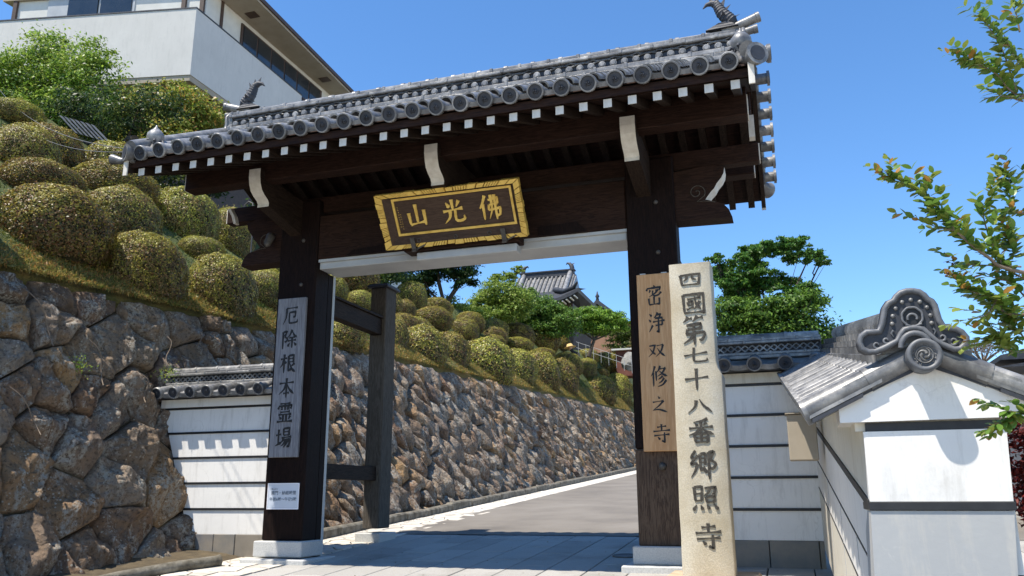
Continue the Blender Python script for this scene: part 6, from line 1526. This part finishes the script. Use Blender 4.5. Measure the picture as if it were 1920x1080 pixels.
b = MB(); b.prism([(-10.75, 11.9), (-10.4, 12.3), (-8.9, 11.05), (-8.9, 10.85), (-10.4, 12.0), (-11.6, 10.9), (-11.6, 11.1)], 49, 53, 'Y'); b.build('roof', MAT['tile_dark'], t2)
b = MB(); b.prism([(-11.4, 10.9), (-10.4, 11.95), (-9.1, 10.85), (-9.1, 7), (-11.4, 7)], 49.5, 53, 'Y'); b.build('wall', m_simple('red_brown_wall', [(.3, (.24, .12, .07)), (.7, (.32, .17, .10))], 3, .8, .1), t2)
b = MB(); b.lathe([(0, 0), (.12, 0), (.08, .15), (.14, .25), (.06, .4), (.03, .55), (0, .6)], 10, M=Matrix.Translation((-10.4, 49.2, 12.25))); b.build('finial', MAT['tile_dark'], t2)
hw_ = empty('garden_house', (-10.6, 32.3, 6.5), 'small grey gabled roof and white wall between the trees above the bushes', 'house')
b = MB(); b.prism([(-11.35, 7.45), (-10.75, 8.05), (-9.6, 7.35), (-9.6, 7.28), (-10.75, 7.9), (-11.35, 7.36)], 31.8, 34, 'Y'); b.build('roof', MAT['tile'], hw_)
b = MB(); b.prism([(-11.2, 7.4), (-10.75, 7.88), (-9.9, 7.4), (-9.9, 6), (-11.2, 6)], 31.9, 34, 'Y'); b.build('wall', MAT['plaster'], hw_)
# red-brown hut and rail fence right of the gardener
hu = empty('red_hut', (-6.6, 39, 6.5), 'low reddish hut wall behind the rail fence by the right gate post', 'hut')
b = MB(); b.box(-7.6, -5.4, 40, 41, 6.2, 7.45); b.build('wall', m_simple('oxide_wall', [(.3, (.12, .04, .025)), (.7, (.17, .06, .04))], 3, .8, .1), hu)
b = MB(); b.box(-7.8, -5.2, 39.8, 41.2, 7.45, 7.53); b.build('roof', MAT['wall_cream'], hu)
fe = empty('rail_fence', (-7, 34, 6.5), 'thin grey metal rail fence stepping down behind the gardener', 'fence')
for k in range(9):
    x = -8.3 + k * .33; z = 7.05 - k * .13; b = MB(); b.tube([(x, 35, z - .55), (x, 35, z)], .010, 6); b.build('fence_post', MAT['metal'], fe)
for dz in (0, -.25):
    b = MB(); b.tube([(-8.4, 35, 7.09 + dz), (-5.6, 35, 5.99 + dz)], .009, 6); b.build('rail', MAT['metal'], fe)
tag(rock('pale_boulder', (-6.3, 36.5, 6.35), (.42, .4, .4), 8, m_simple('pale_rock', [(.3, (.17, .165, .15)), (.7, (.27, .26, .24))], 6, .9, .5), .2), 'pale grey boulder at the end of the rail fence near the right gate post', 'rock')
bm_ = MB(); bm_.lathe([(0, 0), (.35, .0), (.33, .9), (.30, .95), (0, .95)], 18, M=Matrix.Translation((-10.7, 21.8, 6.9)))
o = bm_.build('water_tank', m_simple('blue_paint', [(.3, (.03, .06, .20)), (.7, (.04, .08, .25))], 4, .4, 0)); tag(o, 'blue barrel-like tank just under the lintel behind the bushes', 'tank')

# ------------------------------------------------------------------ gardener
px, py, pz = -7.73, 32.05, 5.06
pe = empty('person', (px, py, pz), 'gardener in dark clothes and a yellow straw hat bending among the clipped bushes', 'person')
me = bpy.data.meshes.new('body')
J = [(0, 0, .52), (.03, 0, .72), (.02, -.02, .92), (-.06, -.06, 1.05), (-.14, -.08, 1.13), (-.20, -.09, 1.21),
     (.13, 0, .98), (.16, -.15, .80), (.05, -.28, .70), (-.12, -.05, .98), (-.22, -.18, .80), (-.16, -.32, .70),
     (.09, .02, .45), (.10, -.05, .22), (.10, .0, 0), (-.09, .02, .45), (-.09, -.05, .22), (-.09, 0, 0), (.13, -.08, -.0), (-.07, -.08, -.0)]
EG = [(0, 1), (1, 2), (2, 3), (3, 4), (4, 5), (2, 6), (6, 7), (7, 8), (2, 9), (9, 10), (10, 11), (0, 12), (12, 13), (13, 14), (0, 15), (15, 16), (16, 17), (14, 18), (17, 19)]
RR = [.15, .15, .16, .08, .06, .09, .07, .05, .035, .07, .05, .035, .085, .06, .045, .085, .06, .045, .04, .04]
me.from_pydata([(px + x, py + y, pz + z) for x, y, z in J], EG, [])
bo = link('body', me, pe); sk = bo.modifiers.new('skin', 'SKIN')
for i, v in enumerate(me.skin_vertices[0].data): v.radius = (RR[i], RR[i]); v.use_root = (i == 0)
ss = bo.modifiers.new('sub', 'SUBSURF'); ss.levels = 1; ss.render_levels = 1
navy = m_simple('dark_work_clothes', [(.3, (.012, .014, .022)), (.7, (.025, .028, .04))], 8, .9, .2); me.materials.append(navy)
b = MB(); hc = Vector((px - .20, py - .09, pz + 1.24)); b.lathe([(0, -.12), (.05, -.11), (.085, -.05), (.095, .02), (.085, .08), (0, .11)], 14, M=Matrix.Translation(hc)); b.tube([hc + Vector((0, -.08, -.02)), hc + Vector((0, -.115, -.03))], [.02, .012], 6); b.build('head', m_simple('skin', [(.3, (.42, .25, .17)), (.7, (.48, .3, .2))], 5, .6, 0), pe)
b = MB(); b.lathe([(.24, -.02), (.245, -.012), (.13, .03), (.12, .09), (.09, .125), (0, .135)], 24, M=Matrix.Translation(hc + Vector((0, 0, .03))) @ Matrix.Rotation(-.18, 4, 'Y')); b.build('straw_hat', m_simple('straw', [(.3, (.50, .33, .12)), (.7, (.66, .47, .2))], 30, .8, .3), pe)

# small weeds against the right post and on the wall
for i, (x, y, z, n_, s_, lab) in enumerate(((-1.22, 9.72, gz(9.7), 260, .035, 'small bright weed growing at the foot of the right gate post at the asphalt edge'), (-6.55, 6.4, 1.75, 120, .03, 'small yellow-green plant growing from a crack in the boulder wall'), (-6.34, 7.42, 1.80, 160, .022, 'mossy weed on the boulder wall at the corner of the small tiled roof'))):
    P = np.random.normal(size=(n_, 3)) * [.055, .055, .05] + [x, y, z + .07]
    o = empty('weed', (x, y, z), lab, 'weed'); link('leaves', leaf_mesh('leaves', P, np.random.normal(size=(n_, 3)), np.full(n_, s_), pal(n_, [(.22, .34, .04), (.34, .36, .06)]), .4), o)
